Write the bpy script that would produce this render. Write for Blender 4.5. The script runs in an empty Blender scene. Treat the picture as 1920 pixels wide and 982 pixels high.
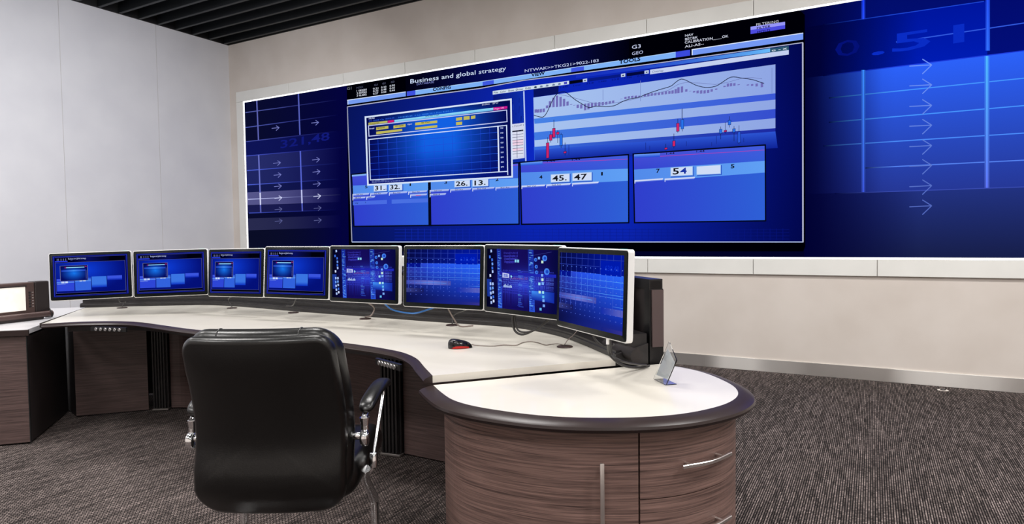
import bpy, bmesh, math, random
from mathutils import Vector, Matrix
from mathutils.geometry import tessellate_polygon
random.seed(7)
PI = math.pi
SC = bpy.context.scene
COL = SC.collection

# ------------------------------------------------------------------ camera
CH = 1.30                      # eye height
FOC = 1215.57                  # focal length in pixels of the 1920x982 frame
F_ = Vector((-0.48589877, 0.8731418, -0.03906113))
R_ = Vector((0.87398175, 0.48578512, -0.0129891))
U_ = Vector((-0.00763398, 0.0404501, 0.9991524))
cd = bpy.data.cameras.new('camera')
cam = bpy.data.objects.new('camera', cd)
COL.objects.link(cam)
cd.sensor_fit = 'HORIZONTAL'
cd.sensor_width = 36
cd.lens = FOC / 1920 * 36
cd.clip_end = 100
m = Matrix((R_, U_, -F_)).transposed().to_4x4()
m.translation = Vector((0, 0, CH))
cam.matrix_world = m
SC.camera = cam

# ------------------------------------------------------------------ world, lights, exposure
SC.view_settings.view_transform = 'Standard'
SC.view_settings.look = 'None'
SC.view_settings.gamma = 1
SC.view_settings.exposure = 0
SC.view_settings.use_curve_mapping = False
w = bpy.data.worlds.new('world')
SC.world = w
w.use_nodes = True
w.node_tree.nodes['Background'].inputs[0].default_value = (.9, .93, 1, 1)
w.node_tree.nodes['Background'].inputs[1].default_value = 0.02


LAMP = (1, .975, .95)
COOL = (.96, .97, 1)


def area(name, loc, size, power, color=(1, .96, .9), rot=(0, 0, 0), spread=180):
    l = bpy.data.lights.new(name, 'AREA')
    l.shape = 'RECTANGLE'
    l.size, l.size_y = size
    l.energy = power
    l.color = color
    l.spread = math.radians(spread)
    o = bpy.data.objects.new(name, l)
    o.location = loc
    o.rotation_euler = rot
    COL.objects.link(o)
    return o


# ceiling luminaires of the hall (all hang between the baffles, outside the view)
for i, (x, y, p) in enumerate([(-6.3, 1.2, 65), (-6.3, -1.6, 70), (-3.4, -1.6, 95), (-0.3, -1.6, 85), (2.6, -1.6, 80),
                               (-3.4, 1.0, 80), (-0.3, 1.0, 40), (2.6, 1.2, 100), (2.8, 3.6, 90), (0.6, 3.6, 62), (-2.6, 3.2, 75)]):
    area('ceiling_lamp', (x, y, 4.12), (1.2, 0.6), p, LAMP)
# unseen fill lights added to brighten the left wall and the video wall
for y, p in [(-1.5, 32), (1.2, 42), (3.9, 50)]:
    area('wall_fill', (-5.3, y, 4.05), (.5, 1.6), p, COOL, (0, math.radians(42), 0))
for x, p in [(-5.6, 8), (-2.8, 8), (0.0, 12), (2.8, 20)]:
    area('wall_fill', (x, 3.7, 4.05), (1.6, .5), p, LAMP, (math.radians(45), 0, 0))

# ------------------------------------------------------------------ surveyed room
D = 6.4543      # video wall plane y
XL = -8.34      # left wall plane x
HC = 4.1717     # underside of the ceiling baffles
XR, YB = 4.6, -3.6


def ray(u, v):
    return F_ + R_ * ((u - 960) / FOC) - U_ * ((v - 491) / FOC)


def at_z(u, v, z):
    """point of the horizontal plane z seen at a measured photo position"""
    d = ray(u, v)
    t = (z - CH) / d.z
    return Vector((d.x * t, d.y * t, z))


def at_y(u, v, y):
    d = ray(u, v)
    t = y / d.y
    return Vector((d.x * t, y, CH + d.z * t))


# ------------------------------------------------------------------ helpers
def lin(c):
    return tuple(((v / 255) / 12.92 if v / 255 <= .04045 else ((v / 255 + .055) / 1.055) ** 2.4) for v in c)


def tag(o, label=None, cat=None, group=None, kind=None):
    if label: o['label'] = label
    if cat: o['category'] = cat
    if group: o['group'] = group
    if kind: o['kind'] = kind
    return o


def empty(name, loc=(0, 0, 0), rz=0, parent=None):
    o = bpy.data.objects.new(name, None)
    o.location = loc
    o.rotation_euler = (0, 0, rz)
    o.empty_display_size = .1
    o.parent = parent
    COL.objects.link(o)
    return o


class MB:
    """collects shapes into one mesh"""

    def __init__(s):
        s.bm = bmesh.new()

    def faces(s, vs, fs):
        b = [s.bm.verts.new(v) for v in vs]
        for f in fs:
            try:
                s.bm.faces.new([b[i] for i in f])
            except ValueError:
                pass
        return s

    def box(s, lo, hi, bev=0, M=None, seg=2):
        t = bmesh.new()
        bmesh.ops.create_cube(t, size=1)
        for v in t.verts:
            v.co = Vector([(lo[i] + hi[i]) / 2 + v.co[i] * (hi[i] - lo[i]) for i in range(3)])
        if bev:
            bmesh.ops.bevel(t, geom=t.edges[:], offset=bev, segments=seg, affect='EDGES', profile=.5)
        s.merge(t, M)
        return s

    def merge(s, t, M=None):
        if M is not None:
            bmesh.ops.transform(t, matrix=M, verts=t.verts)
        idx = {}
        for v in t.verts:
            idx[v] = s.bm.verts.new(v.co)
        for f in t.faces:
            try:
                s.bm.faces.new([idx[v] for v in f.verts])
            except ValueError:
                pass
        t.free()

    def cyl(s, a, b, r, n=20, r2=None, bev=0):
        a, b = Vector(a), Vector(b)
        r2 = r if r2 is None else r2
        q = (b - a).to_track_quat('Z', 'Y')
        L = (b - a).length
        prof = [(0, 0), (r - bev, 0), (r, bev), (r2, L - bev), (r2 - bev, L), (0, L)] if bev else [(0, 0), (r, 0), (r2, L), (0, L)]
        return s.lathe(prof, n, Matrix.Translation(a) @ q.to_matrix().to_4x4())

    def lathe(s, prof, n=24, M=None):
        t = bmesh.new()
        rings = []
        for (r, z) in prof:
            if r <= 1e-7:
                rings.append([t.verts.new((0, 0, z))])
            else:
                rings.append([t.verts.new((r * math.cos(2 * PI * i / n), r * math.sin(2 * PI * i / n), z)) for i in range(n)])
        for A, B in zip(rings, rings[1:]):
            for i in range(n):
                j = (i + 1) % n
                if len(A) == 1 and len(B) == 1: continue
                if len(A) == 1:
                    t.faces.new((A[0], B[j], B[i]))
                elif len(B) == 1:
                    t.faces.new((A[i], A[j], B[0]))
                else:
                    t.faces.new((A[i], A[j], B[j], B[i]))
        s.merge(t, M)
        return s

    def tube(s, pts, r, n=10, caps=True, smooth=0):
        pts = [Vector(p) for p in pts]
        if smooth: pts = spline(pts, smooth)
        rr = r if isinstance(r, (list, tuple)) else [r] * len(pts)
        if len(rr) != len(pts):
            rr = [rr[min(len(rr) - 1, int(i * len(rr) / len(pts)))] for i in range(len(pts))]
        rings = []
        up = None
        for i, p in enumerate(pts):
            d = (pts[min(i + 1, len(pts) - 1)] - pts[max(i - 1, 0)]).normalized()
            if up is None:
                up = Vector((0, 0, 1)) if abs(d.z) < .9 else Vector((1, 0, 0))
            side = d.cross(up).normalized()
            up = side.cross(d).normalized()
            rings.append([s.bm.verts.new(p + (side * math.cos(2 * PI * k / n) + up * math.sin(2 * PI * k / n)) * rr[i]) for k in range(n)])
        for A, B in zip(rings, rings[1:]):
            for k in range(n):
                s.bm.faces.new((A[k], A[(k + 1) % n], B[(k + 1) % n], B[k]))
        if caps:
            s.bm.faces.new(rings[0][::-1])
            s.bm.faces.new(rings[-1])
        return s

    def prism(s, poly, z0, z1):
        """extrude a plan polygon (concave allowed)"""
        n = len(poly)
        tris = tessellate_polygon([[Vector((p[0], p[1], 0)) for p in poly]])
        a = [s.bm.verts.new((p[0], p[1], z0)) for p in poly]
        b = [s.bm.verts.new((p[0], p[1], z1)) for p in poly]
        for t in tris:
            s.bm.faces.new([a[i] for i in t])
            s.bm.faces.new([b[i] for i in t])
        for i in range(n):
            j = (i + 1) % n
            s.bm.faces.new((a[i], a[j], b[j], b[i]))
        return s

    def sweep(s, path, prof, closed=False):
        """sweep a profile of (outward, z) points along a plan path; outward = right-hand side of travel"""
        N = normals(path)
        rings = []
        for p, n in zip(path, N):
            rings.append([s.bm.verts.new((p[0] + n[0] * o, p[1] + n[1] * o, z)) for (o, z) in prof])
        k = len(prof)
        for A, B in zip(rings, rings[1:]):
            for i in range(k):
                j = (i + 1) % k
                s.bm.faces.new((A[i], A[j], B[j], B[i]))
        s.bm.faces.new(rings[0])
        s.bm.faces.new(rings[-1][::-1])
        return s

    def build(s, name, mat, parent=None, smooth=None, loc=None, recalc=True):
        if recalc: bmesh.ops.recalc_face_normals(s.bm, faces=s.bm.faces)
        me = bpy.data.meshes.new(name)
        s.bm.to_mesh(me)
        s.bm.free()
        me.materials.append(mat)
        if smooth is not None:
            for p in me.polygons: p.use_smooth = True
            me.set_sharp_from_angle(angle=math.radians(smooth))
        o = bpy.data.objects.new(name, me)
        if loc is not None: o.location = loc
        o.parent = parent
        COL.objects.link(o)
        return o


def normals(path):
    N = []
    for i in range(len(path)):
        a = Vector(path[max(0, i - 1)][:2])
        b = Vector(path[min(len(path) - 1, i + 1)][:2])
        d = (b - a).normalized()
        N.append((d.y, -d.x))
    return N


def spline(pts, k=6):
    pts = [Vector(p) for p in pts]
    out = []
    for i in range(len(pts) - 1):
        p0 = pts[i - 1] if i else pts[0] * 2 - pts[1]
        p1, p2 = pts[i], pts[i + 1]
        p3 = pts[i + 2] if i + 2 < len(pts) else p2 * 2 - p1
        for j in range(k):
            t = j / k
            out.append(.5 * ((2 * p1) + (p2 - p0) * t + (2 * p0 - 5 * p1 + 4 * p2 - p3) * t * t + (3 * p1 - p0 - 3 * p2 + p3) * t ** 3))
    out.append(pts[-1])
    return out


def offset(path, d):
    return [(p[0] + n[0] * d, p[1] + n[1] * d) for p, n in zip(path, normals(path))]


def resample(path, n):
    L = [0]
    for a, b in zip(path, path[1:]):
        L.append(L[-1] + math.hypot(b[0] - a[0], b[1] - a[1]))
    out = []
    for i in range(n):
        t = L[-1] * i / (n - 1)
        k = 0
        while k < len(L) - 2 and L[k + 1] < t: k += 1
        f = (t - L[k]) / max(1e-9, L[k + 1] - L[k])
        out.append((path[k][0] + (path[k + 1][0] - path[k][0]) * f, path[k][1] + (path[k + 1][1] - path[k][1]) * f))
    return out


# ------------------------------------------------------------------ materials
def mat(name, color, rough=.5, metal=0, spec=.5, coat=0, **kw):
    m = bpy.data.materials.new(name)
    m.use_nodes = True
    b = m.node_tree.nodes['Principled BSDF']
    b.inputs['Base Color'].default_value = (*color, 1)
    b.inputs['Roughness'].default_value = rough
    b.inputs['Metallic'].default_value = metal
    b.inputs['Specular IOR Level'].default_value = spec
    b.inputs['Coat Weight'].default_value = coat
    for k, v in kw.items():
        b.inputs[k.replace('_', ' ')].default_value = v
    return m


def nd(m, t, **kw):
    n = m.node_tree.nodes.new(t)
    for k, v in kw.items():
        if k.startswith('i_'):
            n.inputs[k[2:].replace('_', ' ')].default_value = v
        else:
            setattr(n, k, v)
    return n


def ln(m, a, ao, b, bi):
    m.node_tree.links.new(a.outputs[ao], b.inputs[bi])


def coords(m, scale, rot=(0, 0, 0)):
    tc = nd(m, 'ShaderNodeTexCoord')
    mp = nd(m, 'ShaderNodeMapping')
    mp.inputs['Scale'].default_value = scale
    mp.inputs['Rotation'].default_value = rot
    ln(m, tc, 'Object', mp, 'Vector')
    return mp


def ramp(m, src, out, stops):
    r = nd(m, 'ShaderNodeValToRGB')
    e = r.color_ramp.elements
    while len(e) < len(stops): e.new(.5)
    for q, (p, c) in zip(e, stops):
        q.position = p
        q.color = (*c, 1)
    ln(m, src, out, r, 'Fac')
    return r


def noise_mat(name, c0, c1, scale, nscale=1, detail=3, rough=.6, bump=0, lo=.3, hi=.7, **kw):
    m = mat(name, c0, rough, **kw)
    b = m.node_tree.nodes['Principled BSDF']
    mp = coords(m, scale)
    n = nd(m, 'ShaderNodeTexNoise', i_Scale=nscale, i_Detail=detail)
    ln(m, mp, 'Vector', n, 'Vector')
    r = ramp(m, n, 'Fac', [(lo, c0), (hi, c1)])
    ln(m, r, 'Color', b, 'Base Color')
    if bump:
        bp = nd(m, 'ShaderNodeBump', i_Strength=bump, i_Distance=.002)
        ln(m, n, 'Fac', bp, 'Height')
        ln(m, bp, 'Normal', b, 'Normal')
    return m


M = {}
M['wall'] = noise_mat('wall_paint_warm', lin((205, 196, 188)), lin((213, 205, 198)), (1, 1, 1), 2.5, rough=.55)
M['wall_left'] = noise_mat('wall_paint_cool', lin((210, 210, 215)), lin((217, 217, 221)), (1, 1, 1), 2.5, rough=.55)
M['groove'] = mat('panel_groove', lin((186, 183, 182)), .8)
M['black'] = mat('matt_black', lin((12, 12, 14)), .6)
M['baffle'] = mat('baffle_dark', lin((24, 28, 32)), .5)
M['frame'] = noise_mat('screen_surround', lin((222, 222, 218)), lin((228, 228, 224)), (1, 1, 1), 3, rough=.4)
M['led'] = mat('light_strip', (1, 1, 1), .5)
_b = M['led'].node_tree.nodes['Principled BSDF']
_b.inputs['Emission Color'].default_value = (.95, .97, 1, 1)
_b.inputs['Emission Strength'].default_value = 1.6
M['laminate'] = noise_mat('white_laminate', lin((210, 205, 195)), lin((215, 210, 200)), (1, 1, 1), 4, rough=.3, coat=.3, Coat_Roughness=.06)
M['laminate_grey'] = mat('grey_laminate', lin((196, 194, 196)), .35)
M['edge'] = mat('dark_edge', lin((40, 29, 28)), .34, spec=.4)
M['rail'] = noise_mat('black_rail', lin((24, 22, 24)), lin((34, 31, 32)), (30, 30, 30), 1, rough=.38)
M['panel'] = noise_mat('black_panel', lin((26, 21, 22)), lin((36, 29, 29)), (60, 60, 60), 1, rough=.5)
M['panel_frame'] = mat('panel_frame', lin((14, 13, 15)), .35)
M['brown'] = mat('brown_end_strip', lin((78, 64, 64)), .45)
M['chrome'] = mat('chrome', (.9, .9, .91), .12, 1)
M['chrome_leg'] = mat('chrome_legs', (.93, .93, .94), .24, 1)
M['nickel'] = mat('satin_nickel', (.78, .74, .72), .3, 1)
M['leather'] = noise_mat('black_leather', lin((6, 6, 6)), lin((9, 8, 8)), (1, 1, 1), 260, detail=2, rough=.3, bump=.12, spec=.5)
M['plastic'] = mat('black_plastic', lin((18, 18, 19)), .3)
M['gloss_black'] = mat('glossy_black', lin((6, 11, 12)), .3, spec=.12)
M['silver'] = mat('silver_shell', lin((225, 225, 224)), .3, 0, coat=.3)
M['console_brown'] = mat('bronze_plastic', lin((88, 70, 66)), .33, .35)
M['console_dark'] = mat('dark_bronze', lin((38, 30, 29)), .4)
M['pale_screen'] = noise_mat('pale_screen', lin((222, 216, 204)), lin((242, 238, 228)), (1, 1, 1), 9, rough=.25)
_b = M['pale_screen'].node_tree.nodes['Principled BSDF']
_b.inputs['Emission Color'].default_value = (1, .96, .88, 1)
_b.inputs['Emission Strength'].default_value = .3
M['button'] = mat('metal_button', lin((170, 168, 168)), .25, .8)
M['cable'] = mat('black_cable', lin((30, 28, 28)), .45)
M['grey_cable'] = mat('grey_cable', lin((120, 108, 102)), .5)
M['white_plug'] = mat('white_plug', lin((225, 225, 225)), .4)
M['blue_cable'] = mat('blue_cable', lin((30, 100, 170)), .4)
M['gloss_mouse'] = mat('mouse_black', lin((16, 15, 17)), .18)
M['grommet'] = mat('grommet', lin((52, 36, 34)), .35)
M['red_glow'] = mat('red_sensor_glow', lin((130, 16, 14)), .3)
_b = M['red_glow'].node_tree.nodes['Principled BSDF']
_b.inputs['Emission Color'].default_value = (*lin((230, 30, 22)), 1)
_b.inputs['Emission Strength'].default_value = .3
M['acrylic'] = mat('clear_acrylic', (.96, .98, .98), .03, Transmission_Weight=1.0, IOR=1.49)
M['paper'] = mat('grey_insert', lin((214, 217, 222)), .5)

# brushed steel skirting
m = mat('brushed_steel', (.92, .90, .87), .5, 1)
b = m.node_tree.nodes['Principled BSDF']
mp = coords(m, (1.3, 1.3, .001))
n = nd(m, 'ShaderNodeTexNoise', i_Scale=1, i_Detail=1)
ln(m, mp, 'Vector', n, 'Vector')
r = ramp(m, n, 'Fac', [(.42, (.36, .36, .36)), (.60, (.6, .6, .6))])
ln(m, r, 'Color', b, 'Roughness')
M['steel'] = m


def wood(name, dark, light, zs=70, rough=.42):
    m = mat(name, dark, rough)
    b = m.node_tree.nodes['Principled BSDF']
    mp = coords(m, (3.2, 3.2, zs * 1.25))
    n = nd(m, 'ShaderNodeTexNoise', i_Scale=1, i_Detail=5, i_Roughness=.65, i_Distortion=.35)
    ln(m, mp, 'Vector', n, 'Vector')
    mp2 = coords(m, (5, 5, zs * 3.2))
    n2 = nd(m, 'ShaderNodeTexNoise', i_Scale=1, i_Detail=3)
    ln(m, mp2, 'Vector', n2, 'Vector')
    mx = nd(m, 'ShaderNodeMath', operation='MULTIPLY_ADD')
    mx.inputs[1].default_value = .55
    ln(m, n2, 'Fac', mx, 0)
    ln(m, n, 'Fac', mx, 2)
    mid = tuple((a + c) / 2 for a, c in zip(dark, light))
    r = ramp(m, mx, 'Value', [(.56, dark), (.76, mid), (.98, light)])
    ln(m, r, 'Color', b, 'Base Color')
    bp = nd(m, 'ShaderNodeBump', i_Strength=.15, i_Distance=.001)
    ln(m, n2, 'Fac', bp, 'Height')
    ln(m, bp, 'Normal', b, 'Normal')
    return m


M['wood'] = wood('grey_brown_veneer', lin((62, 47, 44)), lin((138, 110, 102)), 120)
M['wood_dark'] = wood('dark_veneer', lin((52, 40, 39)), lin((98, 79, 76)), 110)

# carpet: short loops in rows that run towards the video wall
m = mat('loop_carpet', (.1, .09, .09), .95, spec=.1)
b = m.node_tree.nodes['Principled BSDF']
mp = coords(m, (1, 1, 1), (0, 0, PI / 2))


def brick(bw, rh, c1, c2, mc, ms, off):
    k = nd(m, 'ShaderNodeTexBrick')
    k.offset = off
    k.offset_frequency = 2
    k.inputs['Scale'].default_value = 1
    k.inputs['Brick Width'].default_value = bw
    k.inputs['Row Height'].default_value = rh
    k.inputs['Mortar Size'].default_value = ms
    k.inputs['Mortar Smooth'].default_value = .3
    k.inputs['Bias'].default_value = 0
    k.inputs['Color1'].default_value = (*c1, 1)
    k.inputs['Color2'].default_value = (*c2, 1)
    k.inputs['Mortar'].default_value = (*mc, 1)
    ln(m, mp, 'Vector', k, 'Vector')
    return k


k1 = brick(.017, .0105, lin((108, 98, 95)), lin((166, 151, 146)), lin((26, 22, 23)), .0026, .37)
k2 = brick(.11, .0105, (.12, .12, .12), (1, 1, 1), (.6, .6, .6), .0, .43)
k3 = brick(.5, .5, (.82, .82, .82), (1, 1, 1), (.9, .9, .9), .0, .5)
mul = nd(m, 'ShaderNodeMix', data_type='RGBA', blend_type='MULTIPLY')
mul.inputs['Factor'].default_value = .75
ln(m, k1, 'Color', mul, 6)
ln(m, k2, 'Color', mul, 7)
mul2 = nd(m, 'ShaderNodeMix', data_type='RGBA', blend_type='MULTIPLY')
mul2.inputs['Factor'].default_value = .8
ln(m, mul, 2, mul2, 6)
ln(m, k3, 'Color', mul2, 7)
ln(m, mul2, 2, b, 'Base Color')
bp = nd(m, 'ShaderNodeBump', i_Strength=.6, i_Distance=.003)
ln(m, k1, 'Fac', bp, 'Height')
bp.invert = True
ln(m, bp, 'Normal', b, 'Normal')
M['carpet'] = m

# picture surfaces of the screens: the colours come from the drawn shapes
m = mat('screen_picture', (0, 0, 0), .6, spec=0)
b = m.node_tree.nodes['Principled BSDF']
a = nd(m, 'ShaderNodeVertexColor')
a.layer_name = 'Col'
ln(m, a, 'Color', b, 'Emission Color')
b.inputs['Emission Strength'].default_value = 1
M['picture'] = m

# ------------------------------------------------------------------ room shell
def struct(o): return tag(o, kind='structure')


struct(MB().box((XL - .2, YB - .2, -.1), (XR + .2, D + .2, 0)).build('floor', M['carpet']))
WB, WT = 0.0, HC


def wall_box(name, lo, hi, matn):
    return struct(MB().box(lo, hi).build(name, M[matn]))


wall_box('wall_back', (XL - .2, D, 0), (XR + .2, D + .2, HC + .5), 'wall')
wl = wall_box('wall_left', (XL - .2, YB - .2, 0), (XL, D, HC + .5), 'wall_left')
wall_box('wall_right', (XR, YB - .2, 0), (XR + .2, D, HC + .5), 'wall')
wall_box('wall_front', (XL, YB - .2, 0), (XR, YB, HC + .5), 'wall')
# joints between the wall panels
for i, y in enumerate([.62, 1.8, 2.98, 4.16, 5.34]):
    struct(MB().box((XL, y - .002, .12), (XL + .002, y + .002, HC)).build('trim_%d' % (i + 1), M['groove']))
# dark fascia above the walls, and the ceiling with its baffles
T = .02
for k, (lo, hi) in enumerate([((XL + T, D - T, HC), (XR - T, D, HC + .45)), ((XL, YB, HC), (XL + T, D, HC + .45)),
                              ((XR - T, YB, HC), (XR, D, HC + .45)), ((XL + T, YB, HC), (XR - T, YB + T, HC + .45))]):
    struct(MB().box(lo, hi).build('trim_%d' % (k + 6), M['black']))
ceil = struct(MB().box((XL, YB, HC + .45), (XR, D, HC + .55)).build('ceiling', M['black']))
y = D - .02 - .055
k = 0
while y > YB + .3:
    MB().box((XL + .025, y - .02, HC + .001), (XR - .025, y + .02, HC + .17), .004, seg=1).build('baffle', M['baffle'], ceil)
    y -= .253
    k += 1
# skirtings
BBH = .117
struct(MB().box((XL + .012, D - .012, 0), (XR, D, BBH), .002, seg=1).build('baseboard_back', M['steel']))
struct(MB().box((XL, YB, 0), (XL + .012, D, BBH), .002, seg=1).build('baseboard_left', M['steel']))

# ------------------------------------------------------------------ drawing on screens
class Pic:
    """flat shapes on one screen: to3(u, v, lift) maps picture coordinates to the screen"""

    def __init__(s, to3, step):
        s.to3, s.step, s.n = to3, step, 0
        s.v, s.f, s.c = [], [], []

    def up(s):
        s.n += 1
        return s.n * s.step

    def poly(s, pts, cols):
        h = s.up()
        if isinstance(cols[0], (int, float)): cols = [cols] * len(pts)
        i0 = len(s.v)
        for p, c in zip(pts, cols):
            s.v.append(s.to3(p[0], p[1], h))
            s.c.append(lin(c))
        s.f.append(tuple(range(i0, i0 + len(pts))))

    def rect(s, x0, y0, x1, y1, c):
        s.poly([(x0, y0), (x1, y0), (x1, y1), (x0, y1)], c)

    def grid(s, q, fn, nx=16, ny=12):
        """q = TL, TR, BR, BL; fn(s, t) gives the colour"""
        h = s.up()
        i0 = len(s.v)
        for j in range(ny + 1):
            for i in range(nx + 1):
                a, b_ = i / nx, j / ny
                x = (q[0][0] * (1 - a) + q[1][0] * a) * (1 - b_) + (q[3][0] * (1 - a) + q[2][0] * a) * b_
                y = (q[0][1] * (1 - a) + q[1][1] * a) * (1 - b_) + (q[3][1] * (1 - a) + q[2][1] * a) * b_
                s.v.append(s.to3(x, y, h))
                s.c.append(lin([max(0, min(255, k)) for k in fn(a, b_)]))
        for j in range(ny):
            for i in range(nx):
                k = i0 + j * (nx + 1) + i
                s.f.append((k, k + 1, k + nx + 2, k + nx + 1))

    def line(s, pts, w, c, c2=None):
        h = s.up()
        n = len(pts)
        i0 = len(s.v)
        for i, p in enumerate(pts):
            a, b_ = pts[max(0, i - 1)], pts[min(n - 1, i + 1)]
            dx, dy = b_[0] - a[0], b_[1] - a[1]
            L = math.hypot(dx, dy) or 1
            t = i / (n - 1)
            cc = c if c2 is None else [c[k] * (1 - t) + c2[k] * t for k in range(3)]
            for sg in (-1, 1):
                s.v.append(s.to3(p[0] - dy / L * w / 2 * sg, p[1] + dx / L * w / 2 * sg, h))
                s.c.append(lin(cc))
        for i in range(n - 1):
            k = i0 + 2 * i
            s.f.append((k, k + 1, k + 3, k + 2))

    def frame(s, q, w, c):
        for a, b_ in zip(q, q[1:] + q[:1]):
            dx, dy = b_[0] - a[0], b_[1] - a[1]
            L = math.hypot(dx, dy) or 1
            e = w / 2 / L
            s.line([(a[0] - dx * e, a[1] - dy * e), (b_[0] + dx * e, b_[1] + dy * e)], w, c)

    def text(s, body, a, b_, h, c, bold=0, shear=(0, -1)):
        """letters of cap height h with the baseline from a to b_"""
        T3, w0 = text_tris(body, bold)
        hh = s.up()
        i0 = len(s.v)
        vs, fs = T3
        for (x, y) in vs:
            t = x / w0
            u = a[0] + (b_[0] - a[0]) * t + shear[0] * y * h
            v = a[1] + (b_[1] - a[1]) * t + shear[1] * y * h
            s.v.append(s.to3(u, v, hh))
            s.c.append(lin(c))
        for f in fs: s.f.append(tuple(i0 + k for k in f))

    def build(s, name, parent):
        me = bpy.data.meshes.new(name)
        me.from_pydata([tuple(v) for v in s.v], [], s.f)
        at = me.color_attributes.new('Col', 'FLOAT_COLOR', 'POINT')
        for i, c in enumerate(s.c): at.data[i].color = (*c, 1)
        me.materials.append(M['picture'])
        o = bpy.data.objects.new(name, me)
        o.parent = parent
        COL.objects.link(o)
        return o


TXT = {}


def text_tris(body, bold):
    key = (body, bold)
    if key in TXT: return TXT[key]
    cu = bpy.data.curves.new('glyphs', 'FONT')
    cu.body = body
    cu.resolution_u = 2
    cu.offset = bold
    o = bpy.data.objects.new('glyphs', cu)
    COL.objects.link(o)
    bpy.context.view_layer.update()
    dg = bpy.context.evaluated_depsgraph_get()
    me = o.evaluated_get(dg).to_mesh()
    me.calc_loop_triangles()
    vs = [(v.co.x, v.co.y / .7) for v in me.vertices]
    fs = [tuple(t.vertices) for t in me.loop_triangles]
    o.evaluated_get(dg).to_mesh_clear()
    bpy.data.objects.remove(o)
    bpy.data.curves.remove(cu)
    x0 = min(v[0] for v in vs)
    w0 = max(v[0] for v in vs) - x0
    TXT[key] = (([(x - x0, y_) for x, y_ in vs], fs), w0)
    return TXT[key]


def interp(tab, x):
    for (x0, y0), (x1, y1) in zip(tab, tab[1:]):
        if x <= x1 or (x1, y1) == tab[-1]:
            return y0 + (y1 - y0) * (x - x0) / (x1 - x0)


def mixc(a, b_, t):
    t = max(0, min(1, t))
    return [a[i] * (1 - t) + b_[i] * t for i in range(3)]


# ------------------------------------------------------------------ video wall
SX0, SX1, SZ0, SZ1 = -8.0218, 1.95, 1.0627, 3.3149
FT = .146
vw = empty('video_wall', ((SX0 + SX1) / 2, D, SZ0))
tag(vw, 'wall sized blue display of charts and windows set in a pale panelled surround', 'video wall')


def sub(mb, name, matn, parent, smooth=None):
    """builds a part whose shapes are given in world coordinates under a thing placed at its base"""
    o = mb.build(name, M[matn] if isinstance(matn, str) else matn, parent, smooth)
    rebase(o, parent)
    return o


def rebase(o, root):
    while root.parent: root = root.parent
    bpy.context.view_layer.update()
    o.data.transform(root.matrix_world.inverted())


PD = .03   # how far the surround stands off the wall
step_ = 1.0173
xs = [SX0 - FT] + [-7.0841 + step_ * i for i in range(0, 9)] + [SX1 + FT]
for z0, z1 in ((SZ1, SZ1 + FT), (SZ0 - FT, SZ0)):
    for a, c in zip(xs, xs[1:]):
        sub(MB().box((a + .0025, D - PD, z0), (c - .0025, D, z1), .0015, seg=1), 'surround_panel', 'frame', vw)
for a, c in ((SX0 - FT, SX0), (SX1, SX1 + FT)):
    sub(MB().box((a + .0025, D - PD, SZ0 + .003), (c, D, SZ1 - .003), .0015, seg=1), 'surround_panel', 'frame', vw)
LS = .016
g = MB()
g.box((SX0, D - .022, SZ1 - LS), (SX1, D - .003, SZ1))
g.box((SX0, D - .022, SZ0), (SX1, D - .003, SZ0 + LS))
g.box((SX0, D - .022, SZ0 + LS), (SX0 + LS, D - .003, SZ1 - LS))
g.box((SX1 - LS, D - .022, SZ0 + LS), (SX1, D - .003, SZ1 - LS))
o = sub(g, 'light_strip', 'led', vw)
o['label'] = 'white glowing light strip around the display'
sub(MB().box((SX0 + LS, D - .014, SZ0 + LS), (SX1 - LS, D - .002, SZ1 - LS)), 'display_backing', 'black', vw)
PY = D - .0145


def wall3(u, v, h):
    p = at_y(u, v, PY)
    x = min(SX1 - LS, max(SX0 + LS, p.x))
    z = min(SZ1 - LS, max(SZ0 + LS, p.z))
    return Vector((x, PY - h, z))


P = Pic(wall3, 8e-6)
# --- base
P.poly([(400, 150), (660, 110), (668, 520), (400, 520)], (2, 3, 45))
P.poly([(1490, 40), (2400, -160), (2400, 560), (1490, 520)], (4, 8, 70))
P.poly([(640, 120), (1540, -30), (1540, 520), (650, 520)], (2, 3, 38))
# --- left wing
NV, RD = (9, 12, 44), (3, 3, 62)
P.grid([(455, 170), (652, 135), (664, 500), (468, 500)], lambda a, b_: mixc(NV, RD, a ** 1.2), 10, 4)


def band(l0, l1, r0, r1, c, xl=458, xr=640, cl=None, p=2.2, nx=14):
    P.grid([(xl, l0), (xr, r0), (xr, r1), (xl, l1)], lambda a, b_: mixc(c, RD, a ** p), nx, 3)


band(267, 292, 245.7, 275.8, (14, 20, 86))
band(293, 319.7, 276.5, 306, (38, 44, 104))
band(320, 346, 306, 335, (32, 38, 98))
band(346.5, 361, 335.5, 351.6, (20, 26, 78))
band(361, 384.6, 351.6, 378.4, (86, 86, 138))
band(385, 399.3, 378.4, 393, (26, 28, 78))
band(410, 432, 403, 426, (40, 42, 78))
band(432, 500, 426, 500, (10, 13, 38))
for l, r, c in [((460, 211), (634, 187), (86, 96, 176)), ((460, 239.1), (634, 215.3), (80, 92, 180)), ((461.6, 265.5), (634, 245.7), (70, 80, 170)),
                ((462, 292.3), (649, 275.8), (66, 80, 190)), ((463, 319.7), (638, 305.8), (80, 100, 220)), ((464, 346.5), (638, 335.5), (80, 100, 220)),
                ((465, 373.6), (640, 364.8), (190, 195, 245)), ((467, 399.3), (634, 393), (60, 76, 180))]:
    P.line([l, ((l[0] + r[0]) / 2, (l[1] + r[1]) / 2), r], 1.6, c, RD)
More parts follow.
